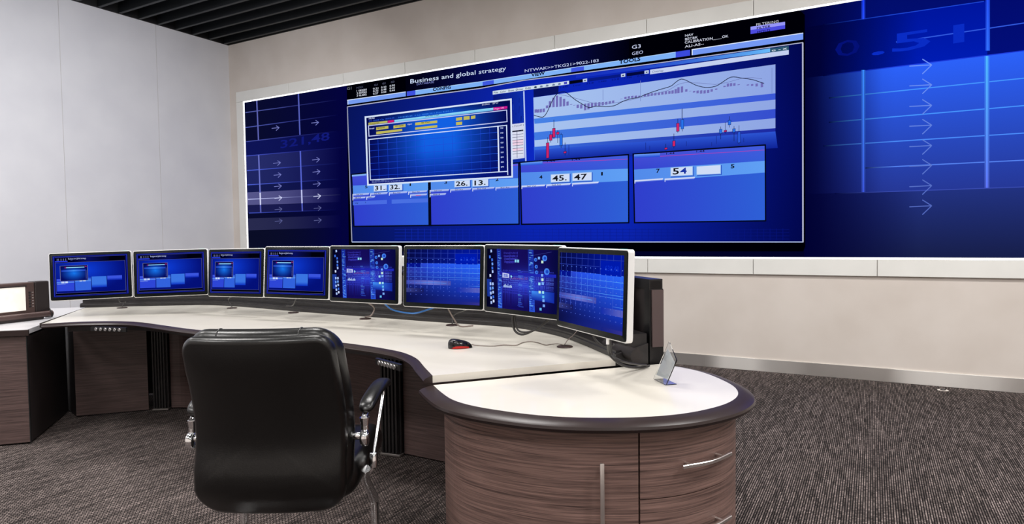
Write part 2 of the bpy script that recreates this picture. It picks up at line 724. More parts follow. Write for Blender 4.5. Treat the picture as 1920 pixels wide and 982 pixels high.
for a, c, col in [((481.4, 186.7), (484.7, 262.9), (92, 98, 176)), ((485, 290.4), (487.7, 361), (108, 116, 200)), ((487.7, 361), (488.4, 384), (215, 218, 250)), ((488.4, 384), (489, 398.5), (90, 96, 180)),
                  ((559.4, 171), (562.4, 252.7), (86, 96, 186)), ((563, 283), (565.5, 356), (86, 100, 210)), ((565.5, 356), (566.3, 381), (200, 205, 250)), ((566.3, 381), (567, 395.6), (80, 90, 190))]:
    P.line([a, c], 2.4, col)


def arrow(cx, cy, w_, c, th=1.1, sl=-.10):
    x0, x1 = cx - w_ / 2, cx + w_ / 2
    y0, y1 = cy - sl * w_ / 2, cy + sl * w_ / 2
    P.line([(x0, y0), (x1, y1)], th, c)
    k = w_ * .42
    P.line([(x1 - k, y1 - k * .62), (x1, y1)], th, c)
    P.line([(x1 - k, y1 + k * .95), (x1, y1)], th, c)


for (cx, cy) in [(318, 327), (520, 300), (325, 506), (525, 489), (328, 567), (527, 551), (330, 625), (529, 613), (332, 685), (531, 676), (333, 743), (533, 737), (334, 803), (534, 799)]:
    bright = cy in (685, 676)
    dim = (.75 if cy > 730 else 1)
    c = (210, 215, 250) if bright else [k * dim for k in (118, 124, 196)]
    arrow(400 + cx / 2.7286, 120 + cy / 2.7286, 14, c)
P.text('321,48', (526, 278), (618, 262), 15, (18, 26, 120), .012)

# --- right wing
DK = (1, 2, 50)


def rw(q, top, bot, x_dark=1508, x_full=1640, nx=24, ny=8):
    def fn(a, b_):
        x = q[0][0] + (q[1][0] - q[0][0]) * a
        return mixc(DK, mixc(top, bot, b_), ((x - x_dark) / (x_full - x_dark)))
    P.grid(q, fn, nx, ny)


sA = lambda x: 47.7 - (x - 1535.6) * .1457
sB = lambda x: 142 - (x - 1543.5) * .1243
XE = 2240
rw([(1508, sA(1508) - 60), (XE, sA(XE) - 60), (XE, sA(XE)), (1508, sA(1508))], (2, 14, 104), (2, 14, 112))
rw([(1508, sA(1508)), (XE, sA(XE)), (XE, sB(XE)), (1508, sB(1508))], (0, 22, 158), (0, 28, 178), 1530, 1720)
P.grid([(1854, 0), (XE, -50), (XE, sB(XE)), (1851, sB(1851))], lambda a, b_: mixc((2, 12, 110), (2, 14, 120), b_), 4, 4)
yb = lambda x: 362 - (x - 1565) * .034
rw([(1508, sB(1508)), (XE, sB(XE)), (XE, yb(XE)), (1508, yb(1508))], (44, 98, 250), (38, 56, 150), 1515, 1660, 30, 16)
rw([(1508, yb(1508)), (XE, yb(XE)), (XE, 500), (1508, 500)], (34, 50, 128), (22, 28, 66), 1520, 1720)
for (x0, y0), (x1, y1), c, wd in [((1543, 46.6), (1845, 2.6), (30, 70, 215), 1.6), ((1543.5, 142), (XE, sB(XE)), (30, 60, 220), 1.8), ((1554, 183.7), (XE, 183.7 - (XE - 1554) * .1014), (70, 150, 255), 2),
                                  ((1554, 229.3), (XE, 229.3 - (XE - 1554) * .0858), (72, 150, 255), 2), ((1543.5, 273.7), (XE, 273.7 - (XE - 1543.5) * .0647), (76, 140, 250), 2),
                                  ((1620.3, 315), (XE, 315 - (XE - 1620) * .0496), (86, 130, 240), 2), ((1565, 362.7), (XE, yb(XE)), (58, 76, 176), 1.6), ((1854.3, 53), (XE, 53 - (XE - 1854) * .148), (50, 90, 225), 2)]:
    xm = min(1680, (x0 + x1) / 2)
    ym = y0 + (y1 - y0) * (xm - x0) / (x1 - x0)
    P.line([(x0, y0), (xm, ym)], wd, DK, c)
    P.line([(xm, ym), (x1, y1)], wd, c)
for x, y0, y1, w_, c, c2 in [(1618.8, -5, 36, 7, (20, 48, 190), (30, 60, 200)), (1618.8, 131, 360, 7, (44, 104, 205), (46, 66, 170)), (1852, -40, 95, 8, (24, 52, 200), (40, 90, 235)),
                             (1850.5, 105, 352, 9, (60, 140, 252), (74, 92, 196))]:
    P.line([(x, y0), (x, y1)], w_, c, c2)
    P.line([(x, y0), (x, y1)], w_ * .35, [min(255, k * 1.35) for k in c], [min(255, k * 1.3) for k in c2])
for v in (122.8, 160, 198.5, 235.6, 273.8, 310.8, 348.9, 386.6):
    arrow(1726, v, 42, mixc((112, 150, 250), (84, 106, 190), (v - 120) / 260), 1.8, -.05)
P.text('0', (1566, 108), (1612, 101), 30, (4, 16, 118), 0)
P.text('.51', (1634, 104), (1808, 78), 34, (10, 44, 196), .01)

# --- centre window
P.poly([(650, 150), (1500, 10), (1509, 28), (1510, 462), (1506, 471), (660, 471), (654, 460)], (0, 0, 6))
P.grid([(760, 142), (1180, 66), (1180, 114), (761, 172)], lambda a, b_: mixc((1, 1, 14), (8, 14, 108), 1 - abs(a - .5) * 2) , 14, 3)
yT = [(651, 187.5), (761, 171.8), (906, 152.0), (1072, 126.6), (1296, 92.9), (1506, 61.6)]
hT = [(651, 8.7), (906, 8.6), (1072, 8.6), (1296, 11), (1506, 12.4)]
for x0, x1, c in [(651.4, 761, (118, 156, 240)), (763, 779, (62, 82, 222)), (779, 905, (124, 176, 244)), (905, 926, (62, 88, 224)), (926, 1071, (128, 178, 246)),
                  (1071, 1095, (62, 86, 224)), (1095, 1267, (126, 178, 246)), (1267, 1294, (58, 74, 220)), (1297, 1506, (116, 152, 242))]:
    n = max(2, int((x1 - x0) / 30))
    for i in range(n):
        a, c_ = x0 + (x1 - x0) * i / n, x0 + (x1 - x0) * (i + 1) / n
        P.poly([(a, interp(yT, a)), (c_, interp(yT, c_)), (c_, interp(yT, c_) + interp(hT, c_)), (a, interp(yT, a) + interp(hT, a))], c)
P.line([(x, interp(yT, x) + .4) for x in (651, 700, 761)], 1.3, (215, 228, 252))
P.line([(x, interp(yT, x) + .4) for x in (779, 840, 906, 1072, 1180, 1267)], 1, (180, 214, 252))
P.line([(x, interp(yT, x) + .4) for x in (1297, 1400, 1506)], 1.5, (225, 236, 255))
P.line([(1298, 93), (1298, 103)], 1.8, (225, 236, 255))
P.line([(652.4, 188), (652.6, 196)], 1.2, (215, 228, 252))
P.text('CONFIG', (811.5, 170.6), (845.5, 166.0), 5.6, (4, 8, 40), .035)
P.text('VIEW', (996, 143.6), (1022, 139.6), 6.2, (4, 8, 40), .035)
P.text('TOOLS', (1161, 120), (1201, 113.4), 7.2, (4, 8, 40), .035)
P.text('Business and global strategy', (769.5, 156.6), (949, 131.6), 8, (206, 222, 250), .004)
P.text('DATABASE', (781.5, 159.8), (814, 155.4), 4, (120, 130, 200))
P.text('NTWAK>>TKG21>9022-183', (984, 135.6), (1122.6, 115.8), 5.4, (196, 208, 244), .004)
P.text('G3', (1185, 92), (1201.5, 89.6), 7, (214, 222, 250))
P.text('GEO', (1185, 103.6), (1206, 100.2), 6, (190, 198, 232))
for t, a, c_, h in [('NAV', (1284.5, 69), (1300, 66.6), 4.4), ('BECBK', (1284.5, 75.8), (1308.5, 71.8), 4.4), ('CALIBRATION____OK', (1284, 82), (1366, 69.8), 4.8), ('ALI-AS--', (1284, 89.8), (1320, 84), 4.6)]:
    P.text(t, a, c_, h, (206, 210, 226), .01)
P.poly([(1407.4, 50.3), (1472, 40.9), (1472, 47), (1407.4, 56.4)], (150, 150, 246))
P.poly([(1407.4, 56.4), (1472, 47), (1472, 53.8), (1407.4, 63.9)], (76, 76, 222))
P.text('FILTERING', (1418, 48.6), (1460, 42.2), 4.6, (206, 208, 216))
P.text('FILTER', (1419, 55.2), (1445, 51.2), 4.2, (10, 12, 70), .02)
P.text('HOLD', (1420, 62.4), (1444, 58.6), 4.4, (10, 12, 70), .02)
P.text('G1', (650.9, 168.9), (659, 167.7), 5.4, (120, 126, 140))
P.text('INDEX', (668.5, 166.6), (681.2, 164.6), 3.6, (74, 78, 100))
for t, c_, h0, h1, vals in [('G1', (702, 708.3), 161.2, 160, ('0.21', '0.33', '0.27')), ('G2', (717, 723.3), 158.6, 157.4, ('0.33', '0.48', '0.55')), ('G3', (733, 739.4), 155.7, 154.6, ('0.90', '0.45', '0.44'))]:
    P.text(t, (c_[0], h0), (c_[1], h1), 3.3, (96, 100, 128))
    for k, vtx in enumerate(vals):
        P.text(vtx, (c_[0] - 2.4, h0 + 7 + 4.6 * k), (c_[1] + 1.2, h0 + 5.5 + 4.6 * k), 3.3, (200, 204, 216), .02)
for k, t in enumerate(('1 082001', '2 007003', '3 90.3002')):
    P.text(t, (669, 172.2 + 4.6 * k), (687.6, 169.4 + 4.6 * k), 3.4, (206, 210, 222), .02)
yF = [(651.5, 200.2), (800, 179), (900, 165.9), (981.5, 150.8), (1072, 139.5), (1240, 117.4), (1506, 79.8)]


def bluefill(a, b_):
    if a < .4: c = mixc((8, 22, 100), (12, 40, 196), a / .4)
    elif a < .6: c = (12, 40, 196)
    else: c = mixc((12, 40, 196), (2, 8, 86), (a - .6) / .4)
    return mixc(c, [k * .78 for k in c], abs(b_ - .45))


for i in range(12):
    a, c_ = 651.5 + 854.5 * i / 12, 651.5 + 854.5 * (i + 1) / 12
    la = lambda x: x if x > 700 else x
    xb0, xb1 = 660 + (1506 - 660) * i / 12, 660 + (1506 - 660) * (i + 1) / 12
    P.grid([(a, interp(yF, a)), (c_, interp(yF, c_)), (xb1, 453.5), (xb0, 453.5)], lambda s_, t_, i=i: bluefill((i + s_) / 12, t_), 3, 10)
# faint raster along the foot of the window
for k in range(60):
    x = 760 + k * 12
    P.line([(x, 428), (x, 450)], .8, mixc((14, 40, 176), (6, 18, 120), k / 60))
for k in range(4):
    P.line([(740, 430 + k * 6), (1480, 430 + k * 6)], .7, (14, 38, 172), (6, 18, 118))
GL = (176, 180, 206)
P.line([(x, interp(yF, x)) for x in (651.5, 720, 800, 900, 981.5, 1072, 1150, 1240, 1370, 1506)], 1.7, GL)
P.line([(651.5, 200), (660, 453.5)], 1.8, (150, 154, 176))
P.line([(660, 453.5), (1506, 453.5)], 1.9, (176, 190, 232))
P.line([(1505.2, 80), (1505.6, 454)], 2.6, (186, 190, 214))

# chart window: title strip, tool bar
tb = [(924, 170.8), (1067, 151.4), (1240, 128), (1479, 93.6)]
for x0, x1, c in [(924, 1067, (206, 222, 238)), (1219, 1479, (196, 208, 240))]:
    n = 6
    for i in range(n):
        a, c_ = x0 + (x1 - x0) * i / n, x0 + (x1 - x0) * (i + 1) / n
        hh = 6.6 if x0 < 1000 else 8.6
        P.poly([(a, interp(tb, a)), (c_, interp(tb, c_)), (c_, interp(tb, c_) + hh), (a, interp(tb, a) + hh)], c)
P.grid([(1080, 141.5), (1444, 90.8), (1444, 98), (1080, 146.5)], lambda a, b_: mixc((20, 46, 190), (104, 186, 250), a ** 1.6), 12, 2)
P.poly([(1444, 90.8), (1479, 86), (1479, 93.8), (1444, 98.4)], (44, 84, 110))
P.text('o - x', (1447, 96.6), (1476, 92.2), 4.2, (214, 226, 236), .02)
for t, a, c_ in [('File', 926, 934), ('Color', 938, 949), ('Show', 953, 964), ('Draw', 967.5, 981), ('Edit', 985.5, 996)]:
    P.text(t, (a, interp(tb, a) + 5.2), (c_, interp(tb, c_) + 5.2), 3.6, (50, 62, 90), .01)
for x in (1004, 1015, 1026, 1038, 1049):
    y = interp(tb, x) + 3.4
    P.poly([(x - 3, y + 2), (x - 1, y - 2), (x + 3, y - 1), (x + 2, y + 2)], (40, 60, 90) if x == 1004 else (110, 128, 160))
P.poly([(1057.5, interp(tb, 1058) + 1.2), (1063.5, interp(tb, 1063.5) + .8), (1063.5, interp(tb, 1063.5) + 5.6), (1057.5, interp(tb, 1058) + 6)], (70, 74, 190))
for x0, x1, c in [(1068, 1093, (2, 4, 22)), (1103, 1164, (8, 26, 130)), (1175, 1208, (2, 8, 62))]:
    P.poly([(x0, interp(tb, x0) + 0.6), (x1, interp(tb, x1) + .6), (x1, interp(tb, x1) + 6.2), (x0, interp(tb, x0) + 6.6)], c)
for x in (1097, 1168.5, 1212.5):
    y = interp(tb, x)
    P.poly([(x - 4, y + 1), (x + 4, y - .2), (x + 4, y + 6), (x - 4, y + 7)], (190, 206, 232))
    P.poly([(x - 1.6, y + 3), (x + 1.6, y + 2.6), (x + 1.4, y + 4.6), (x - 1.4, y + 4.8)], (20, 30, 60))
P.text('Overlap', (1223, interp(tb, 1223) + 6.4), (1244, interp(tb, 1244) + 6.4), 4, (80, 94, 120))
# side strip of the chart window
P.grid([(925, 178.4), (982, 170.5), (984, 304), (927, 310)], lambda a, b_: mixc((8, 22, 120), (14, 48, 172), a), 4, 4)
random.seed(3)
for k in range(70):
    x = random.uniform(928, 978)
    y = random.uniform(180, 300)
    P.line([(x, y), (x + random.uniform(-1, 1), y + random.uniform(3, 14))], .9, random.choice([(4, 14, 84), (24, 70, 200), (10, 30, 130)]))
P.poly([(958.5, 233), (983, 230), (983.8, 296), (961, 299)], (208, 214, 236))
P.text('k Faculf |', (960, 238.6), (982, 235.2), 3, (40, 44, 70))
P.poly([(960, 245.4), (981.4, 243), (981.4, 245), (960, 247.4)], (4, 6, 24))
for k in range(9):
    y = 248 + k * 5.2
    P.poly([(960, y), (981.4, y - 2), (981.4, y + 2), (960, y + 4)], (236, 206, 226) if k in (3, 4, 6) else (218, 222, 240))
    P.line([(960, y - .4), (981.4, y - 2.4)], .7, (60, 64, 96))
P.line([(969.5, 246), (970, 296)], .8, (50, 54, 90))
P.line([(982.4, 170.8), (986.2, 302)], 2.4, (186, 206, 246))
# chart
CT = [(1000.3, 183), (1454, 120.7), (1454, 268), (1003, 297)]


def cx(x, y): return (960 + x / 2.7286, 120 + y / 2.7286)


P.grid(CT, lambda a, b_: mixc((168, 196, 240), (140, 162, 226), a * .9), 10, 6)


def stripe(l0, l1, r0, r1, c0, c1):
    P.grid([cx(113, l0), cx(1348, r0), cx(1348, r1), cx(116, l1)], lambda a, b_: mixc(c0, c1, a), 10, 2)


stripe(280, 306, 150, 182, (70, 130, 230), (60, 88, 214))
stripe(350, 390, 230, 277, (66, 122, 226), (54, 78, 206))
stripe(424, 490, 328, 420, (58, 108, 222), (28, 40, 160))
P.grid([cx(116, 440), cx(1348, 345), cx(1360, 430), cx(118, 500)], lambda a, b_: mixc((44, 84, 210), (14, 34, 150), b_), 8, 4)
P.poly([(1000.5, 167), (1048, 160.5), (1047, 176), (1001, 182.5)], (8, 18, 92))
random.seed(5)
for k in range(9):
    P.text(random.choice(['1.440', '23.8', '0.96', 'Low']), (1003 + k * 24, 172.5 - k * 3.5), (1017 + k * 24, 170.5 - k * 3.5), 3, (6, 16, 96))
VI = (112, 108, 182)
for x, y0, y1 in [(122, 232, 249), (134, 232, 249), (148, 230, 248), (163, 228, 246), (180, 212, 226), (195, 190, 222), (213, 172, 221), (231, 162, 220), (249, 168, 218), (267, 178, 216), (285, 192, 213), (303, 205, 208),
                  (320, 210, 212), (337, 208, 225), (355, 206, 228), (375, 203, 237), (392, 201, 232), (410, 199, 223), (428, 197, 218), (447, 195, 215), (465, 194, 212), (483, 193, 208), (501, 190, 204), (518, 187, 199),
                  (560, 178, 180), (581, 168, 179), (598, 165, 177), (616, 163, 174), (634, 162, 172), (652, 162, 168), (680, 154, 168), (698, 151, 166), (716, 149, 163), (734, 147, 161), (752, 145, 159), (770, 142, 157),
                  (788, 140, 155), (806, 138, 153), (822, 135, 152), (838, 128, 151), (852, 119, 149), (870, 115, 146), (892, 129, 142), (912, 138, 140), (932, 138, 146), (950, 136, 150), (968, 135, 152), (986, 135, 151),
                  (1004, 133, 148), (1022, 129, 142), (1045, 126, 132), (1088, 112, 118), (1105, 100, 116), (1121, 98, 114), (1138, 98, 112), (1160, 104, 108), (1207, 105, 110), (1229, 103, 112), (1252, 100, 115), (1279, 95, 119)]:
    a, c_ = cx(x - 6, y0 + 1), cx(x + 6, y0 - 1)
    P.poly([a, c_, cx(x + 6, y1 - 1), cx(x - 6, y1 + 1)], VI)
P.line([cx(*p) for p in [(240, 155), (300, 168), (380, 190), (430, 204), (520, 200), (600, 186), (700, 162), (800, 135), (850, 105), (890, 94), (960, 98), (1040, 105), (1100, 95), (1180, 72), (1230, 70), (1280, 76)]], .8, (110, 120, 180))
P.line([cx(*p) for p in spline([Vector((x, y, 0)) for x, y in [(113, 262), (140, 270), (162, 270), (182, 243), (205, 192), (232, 152), (262, 143), (282, 149), (320, 180), (360, 205), (395, 223), (430, 216), (480, 218), (525, 213), (560, 195), (600, 180), (650, 170), (700, 150), (760, 130), (812, 114), (840, 92), (868, 77), (902, 89), (940, 108), (990, 120), (1042, 114), (1082, 90), (1110, 72), (1135, 66), (1172, 72), (1230, 80), (1290, 100)]], 3) for p in [(p[0], p[1])]], 1.3, (16, 24, 52))
for x, y0, y1 in [(466, 130, 185), (658, 85, 190), (868, 228, 300), (1330, 20, 150)]:
    P.line([cx(x, y0), cx(x, y1)], .8, (110, 128, 190))
RDc, BLc = (206, 36, 104), (40, 112, 232)
for x, y0, y1, w0, w1, c in [(183, 402, 482, 375, 484, RDc), (199, 360, 392, 345, 402, RDc), (215, 328, 376, 285, 384, RDc), (235, 347, 361, 338, 404, RDc), (252, 360, 418, 352, 430, BLc), (272, 446, 457, 402, 468, RDc),
                             (788, 427, 438, 408, 442, RDc), (829, 392, 422, 356, 432, RDc), (849, 302, 346, 280, 352, RDc), (872, 283, 333, 228, 345, BLc), (1068, 333, 357, 320, 385, BLc), (1092, 338, 348, 298, 356, RDc),
                             (1113, 287, 312, 268, 325, BLc), (1136, 330, 350, 318, 395, BLc), (1162, 346, 404, 314, 410, (42, 90, 220))]:
    P.line([cx(x, w0), cx(x, w1)], .9, (20, 26, 70))
    P.poly([cx(x - 8, y0 + 1), cx(x + 8, y0 - 1), cx(x + 8, y1 - 1), cx(x - 8, y1 + 1)], (16, 24, 80))
    P.poly([cx(x - 6, y0 + 3), cx(x + 6, y0 + 1), cx(x + 6, y1 - 3), cx(x - 6, y1 - 1)], c)
for x, y0, y1 in [(685, 402, 440), (705, 418, 440), (292, 415, 468), (893, 395, 420), (1022, 400, 420), (1046, 368, 408), (1186, 378, 400)]:
    P.line([cx(x, y0), cx(x, y1)], .9, (24, 40, 130))

# four data windows
def dwin(q, bl, br, tabs, redl=None):
    """q outline, bl/br = left/right y span of the light band"""
    dk = (4, 8, 30)
    P.poly(q, (52, 70, 212))
    P.grid(q, lambda a, b_: mixc(mixc((70, 78, 214), (66, 92, 222), a), mixc((48, 62, 204), (46, 96, 214), a), min(1, b_ * 3)), 8, 6)
    xl, xr = q[0][0] + .5, q[1][0] - .5
    P.grid([(xl, bl[0]), (xr, br[0]), (xr, br[1]), (xl, bl[1])], lambda a, b_: mixc((82, 138, 234), (96, 160, 244), a), 6, 2)
    if redl: P.line(redl, 1, (168, 66, 176))
    P.frame(q, 2.6, dk)


Wn = [[(659.5, 327), (803.8, 312), (805, 422.5), (664, 424.4)], [(806.6, 317), (973, 305.2), (973.6, 420.2), (808, 422.4)],
      [(975.6, 304.4), (1178.6, 289.9), (1179.2, 417.4), (978.4, 420.4)], [(1187.4, 288.8), (1435, 271.8), (1435.6, 413.8), (1190, 417.4)]]
# darker backing strip between the windows
P.poly([(803, 318), (809, 317), (810, 424), (805, 424)], (4, 8, 30))
dwin(Wn[0], (348, 363.3), (342, 356.8), None)
dwin(Wn[1], (341, 356), (334, 350), None, [(955, 310.6), (972, 309.2)])
dwin(Wn[2], (323.4, 349.4), (316, 338.8), None, [(1018, 305.5), (1178, 298.2)])
dwin(Wn[3], (318, 342.2), (301.4, 323.4), None, [(1238, 293), (1434, 281.2)])
P.poly([(660.5, 328), (687, 325.4), (687, 328.6), (660.5, 331)], (132, 176, 240))
P.grid([cx(45, 506), cx(157, 497), cx(157, 514), cx(46, 521)], lambda a, b_: mixc((110, 160, 244), (30, 80, 214), b_), 2, 2)
P.grid([cx(626, 463), cx(758, 456), cx(758, 474), cx(626, 481)], lambda a, b_: mixc((110, 160, 244), (30, 70, 214), b_), 2, 2)
for x, y in ((180, 502), (308, 494), (790, 463), (944, 452)):
    P.text('1.44', cx(x, y), cx(x + 42, y - 3), 3.4, (10, 14, 60), .01)
WB_ = (206, 220, 246)
for q in [[(700.9, 347.4), (725.9, 345.8), (725.9, 358.4), (700.9, 359.6)], [(729.6, 345.8), (755, 344.2), (755, 356.8), (729.6, 358)], [(852.1, 338.7), (882, 336.6), (882, 350), (852.1, 351.8)],
          [(885.7, 336.6), (916.4, 334.6), (916.4, 349.2), (885.7, 350.4)], [(1032.6, 326.6), (1068.8, 324.3), (1068.8, 341), (1032.6, 342.8)], [(1072.9, 324.1), (1110.3, 321.6), (1110.3, 338.8), (1072.9, 340.2)],
          [(1256.9, 313.7), (1299.7, 310.6), (1299.7, 328.9), (1256.9, 331.2)], [(1305.6, 311.3), (1352.1, 308), (1352.1, 326.3), (1305.6, 328.6)]]:
    P.poly([(x + 1.4, y + 1.4) for x, y in q], (34, 70, 190))
    P.poly(q, (120, 170, 236))
    c0 = (sum(p[0] for p in q) / 4, sum(p[1] for p in q) / 4)
    P.poly([(c0[0] + (x - c0[0]) * .95, c0[1] + (y - c0[1]) * .86) for x, y in q], WB_)
NB = (14, 16, 24)
for t, a, c_, h in [('31.', (703.5, 356.8), (722, 355.6), 8.2), ('32.', (732, 355), (750, 353.8), 8.2), ('26.', (855, 349), (877, 347.6), 8.8), ('13.', (890, 347.4), (911, 346), 8.8),
                    ('45.', (1036, 339.4), (1063, 337.8), 10), ('47', (1076.5, 337.4), (1101, 335.8), 10.4), ('5', (1261.5, 327), (1273.5, 326.2), 11.6)]:
    P.text(t, a, c_, h, NB, .02)
P.text('4', (1275.5, 326), (1288, 325), 10.8, (20, 48, 160), .02)
for t, x, y, s_ in [('5', 685, 352.8, 5), ('1', 768.4, 348.6, 5.4), ('3', 833.6, 344.6, 5.4), ('2', 929.4, 339.4, 6), ('4', 1011.6, 335, 6.2), ('1', 1127.4, 329, 6.4), ('7', 1230.6, 323.8, 7.2), ('5', 1370.4, 315.4, 7.4)]:
    P.text(t, (x, y), (x + s_ * (.5 if t == '1' else .95), y - .4), s_, NB, .025)
P.text('o', (722.6, 355.4), (725, 355.2), 2.4, NB, .03)


def tab(x0, y0, x1, y1, t=None, c=(176, 190, 240)):
    P.poly([(x0, y0 - 2.2), (x1, y1 - 2.2), (x1 - 1.5, y1 + .6), (x0, y0 + .6)], c)
    P.line([(x0 + .6, y0 - 1.5), (x0 + .6, y0 + 4)], 1.4, (206, 216, 250))
    P.poly([(x0 + 1.4, y0 + .6), (x1 - 1.5, y1 + .6), (x1 - 2.2, y1 + 2), (x0 + 1.4, y0 + 2.2)], (92, 116, 222))
    if t: P.text(t, (x0 + (x1 - x0) * .22, (y0 * .7 + y1 * .3) + .8), (x0 + (x1 - x0) * .6, (y0 * .4 + y1 * .6) + .6), 2.2, (20, 26, 70), .01)


k6 = 6.194
for (x0, y0, x1, y1, t) in [(72, 345, 268, 333, 'Sell Vol'), (277, 336, 482, 324, 'Sell Am'), (495, 326, 712, 312, 'Buy Vol'), (718, 316, 940, 302, 'Buy Am'), (72, 382, 226, 374, 'Bid'), (232, 374, 336, 366, 'Ask'),
                           (742, 350, 940, 340, None), (968, 300, 1196, 288, 'Sell Vol'), (1207, 290, 1450, 276, 'Sell Am'), (1463, 278, 1722, 262, 'Buy Vol'), (1732, 266, 2000, 250, 'Buy Am'), (968, 345, 1160, 334, 'Bid')]:
    tab(650 + x0 / k6, 310 + y0 / k6, 650 + x1 / k6, 310 + y1 / k6, t)
P.line([(780, 366.6), (790, 366)], .9, (210, 60, 110))
for (x0, y0, x1, y1, t) in [(50, 628, 172, 622, 'Sell Vol'), (177, 622, 302, 615, 'Sell Am'), (309, 615, 446, 607, None), (628, 600, 775, 590, None), (782, 592, 938, 583, None)]:
    a, c_ = cx(x0, y0), cx(x1, y1)
    tab(a[0], a[1], c_[0], c_[1], t, (206, 216, 246))
P.poly([(662, 377.6), (726, 374.6), (726, 382), (662.4, 384.8)], (74, 108, 226))
P.poly([(735, 374.2), (803, 371.6), (803, 379), (735, 381.8)], (74, 112, 226))
P.text('City', (665.5, 381.8), (672.5, 381.4), 2.4, (20, 26, 70), .01)
P.text('5', (685.2, 380.8), (687, 380.6), 2.4, (20, 26, 70), .01)

# popup window
PQ = [(685.8, 219.7), (958.4, 186.1), (960.8, 331.2), (690.4, 346.5)]


def pop(a, b_):
    e = min(a, 1 - a, .5) * 2
    c = mixc((4, 8, 78), (18, 96, 226), min(1, e * 1.25) ** 1.2)
    if b_ < .1: c = mixc((4, 6, 60), c, .45 + b_ * 5)
    return mixc(c, (4, 12, 110), max(0, b_ - .55) * 1.7)


P.grid(PQ, pop, 20, 14)
P.frame(PQ, 3.0, (214, 228, 250))
P.grid([(740, 225), (925.5, 201.9), (925.5, 207), (740, 229.6)], lambda a, b_: mixc((150, 228, 250), (110, 180, 232), b_), 4, 2)
P.poly([(925.5, 201.6), (951.6, 199), (951.6, 203.6), (925.5, 207.2)], (206, 26, 146))
P.poly([(691.4, 230.2), (727, 226.3), (727, 230), (691.4, 234.6)], (190, 186, 98))
P.poly([(727.7, 226.3), (739, 224.8), (739, 228.9), (727.7, 230.6)], (206, 26, 120))
P.text('Page 1/8', (928, 205.6), (945, 203.2), 2.8, (240, 170, 220), .01)
P.text('Index', (904.6, 198), (918.8, 196), 3, (206, 214, 244))
P.text('SPO', (924, 195.6), (934.6, 194), 3.4, (206, 214, 244))
P.text('FRAB', (692.2, 224), (703, 222.4), 2.8, (196, 204, 236), .01)
P.text('IN 12008 Clp  8182.40', (692.6, 228.4), (739.6, 222), 2.4, (50, 100, 232))
P.text('HI 8185.85  < Lo  8088.20 < Prev 8183.17', (748, 221.6), (850, 208.6), 2.6, (60, 140, 240))
P.text('HOG/INDEX', (693, 233.6), (712, 231.4), 2.6, (40, 40, 20), .01)
P.text('SPO: Bar Chart', (798, 219.6), (824, 216.4), 2.4, (20, 50, 90), .01)
P.frame([(691.4, 235.8), (950.5, 206.4), (951.2, 228.2), (692.4, 255.4)], 1.6, (196, 206, 246))
for q in [[(706, 238.6), (728.7, 236), (728.7, 241.1), (706, 244.2)], [(738.3, 235.5), (761, 232.5), (761, 237.9), (738.3, 240.9)], [(706, 247), (754.6, 241.6), (754.6, 245.7), (706, 251.8)],
          [(779, 230.1), (820.3, 225.8), (820.3, 230.4), (779, 235.2)], [(779, 239), (820.3, 234.5), (820.3, 239), (779, 243.4)], [(855.6, 221), (867, 219.3), (867, 225.1), (855.6, 226.6)],
          [(869.8, 218.7), (881, 217.3), (881, 223.8), (869.8, 225.1)], [(883.6, 217.6), (891.7, 216.1), (891.7, 222.1), (883.6, 223.2)], [(855.6, 229.4), (867, 228), (867, 233.6), (855.6, 235)]]:
    P.poly(q, (192, 184, 90))
P.text('Range', (693.4, 242.6), (702.4, 241), 2.4, (206, 214, 244), .01)
P.text('00/00/00', (708, 241.8), (722, 240), 2.6, (50, 48, 20), .01)
P.text('07/18/08', (742, 238), (757, 236.2), 2.6, (50, 48, 20), .01)
P.text('Upper', (764.5, 234.4), (773.5, 233.2), 2.4, (206, 214, 244), .01)
P.text('Bar Chart', (791, 231.4), (807, 229.6), 2.6, (50, 48, 20), .01)
BQ = [(692.4, 261.5), (950.5, 235), (952.2, 321.2), (695, 337.3)]


def inq(a, b_):
    return ((BQ[0][0] * (1 - a) + BQ[1][0] * a) * (1 - b_) + (BQ[3][0] * (1 - a) + BQ[2][0] * a) * b_,
            (BQ[0][1] * (1 - a) + BQ[1][1] * a) * (1 - b_) + (BQ[3][1] * (1 - a) + BQ[2][1] * a) * b_)


for k in range(13):
    a = .065 + k * .0675
    P.line([inq(a, 0), inq(a, 1)], .8, mixc((36, 96, 232), (20, 48, 176), abs(a - .45) * 2), (14, 44, 180))
for k in range(6):
    b_ = .13 + k * .155
    P.line([inq(0, b_), inq(.5, b_), inq(.935, b_)], .8, (26, 62, 200), (34, 88, 226))
P.frame(BQ, 1.7, (206, 222, 252))
P.line([inq(.937, 0), inq(.937, 1)], 2.6, (222, 234, 255))
P.line([inq(.999, 0), (952.6, 328)], 1.6, (206, 222, 252))
for k in range(9):
    x, y = 938.6 + k * .15, 241.6 + k * 9.1
    P.text('%d0' % (95 - k), (x, y), (x + 5.4, y - .5), 2.6, (190, 206, 250), .02)
P.text('EC 00001108.02.FRASC', (698, 340.4), (738, 337.4), 1.6, (150, 170, 240))
P.text('SUPPLY MARKET DATA 1.8 00.0.009.02 1.00', (698, 342.8), (758, 338.8), 1.6, (150, 170, 240))
o = P.build('display', vw)
rebase(o, vw)
o['label'] = 'blue picture of windows, charts and number boxes'

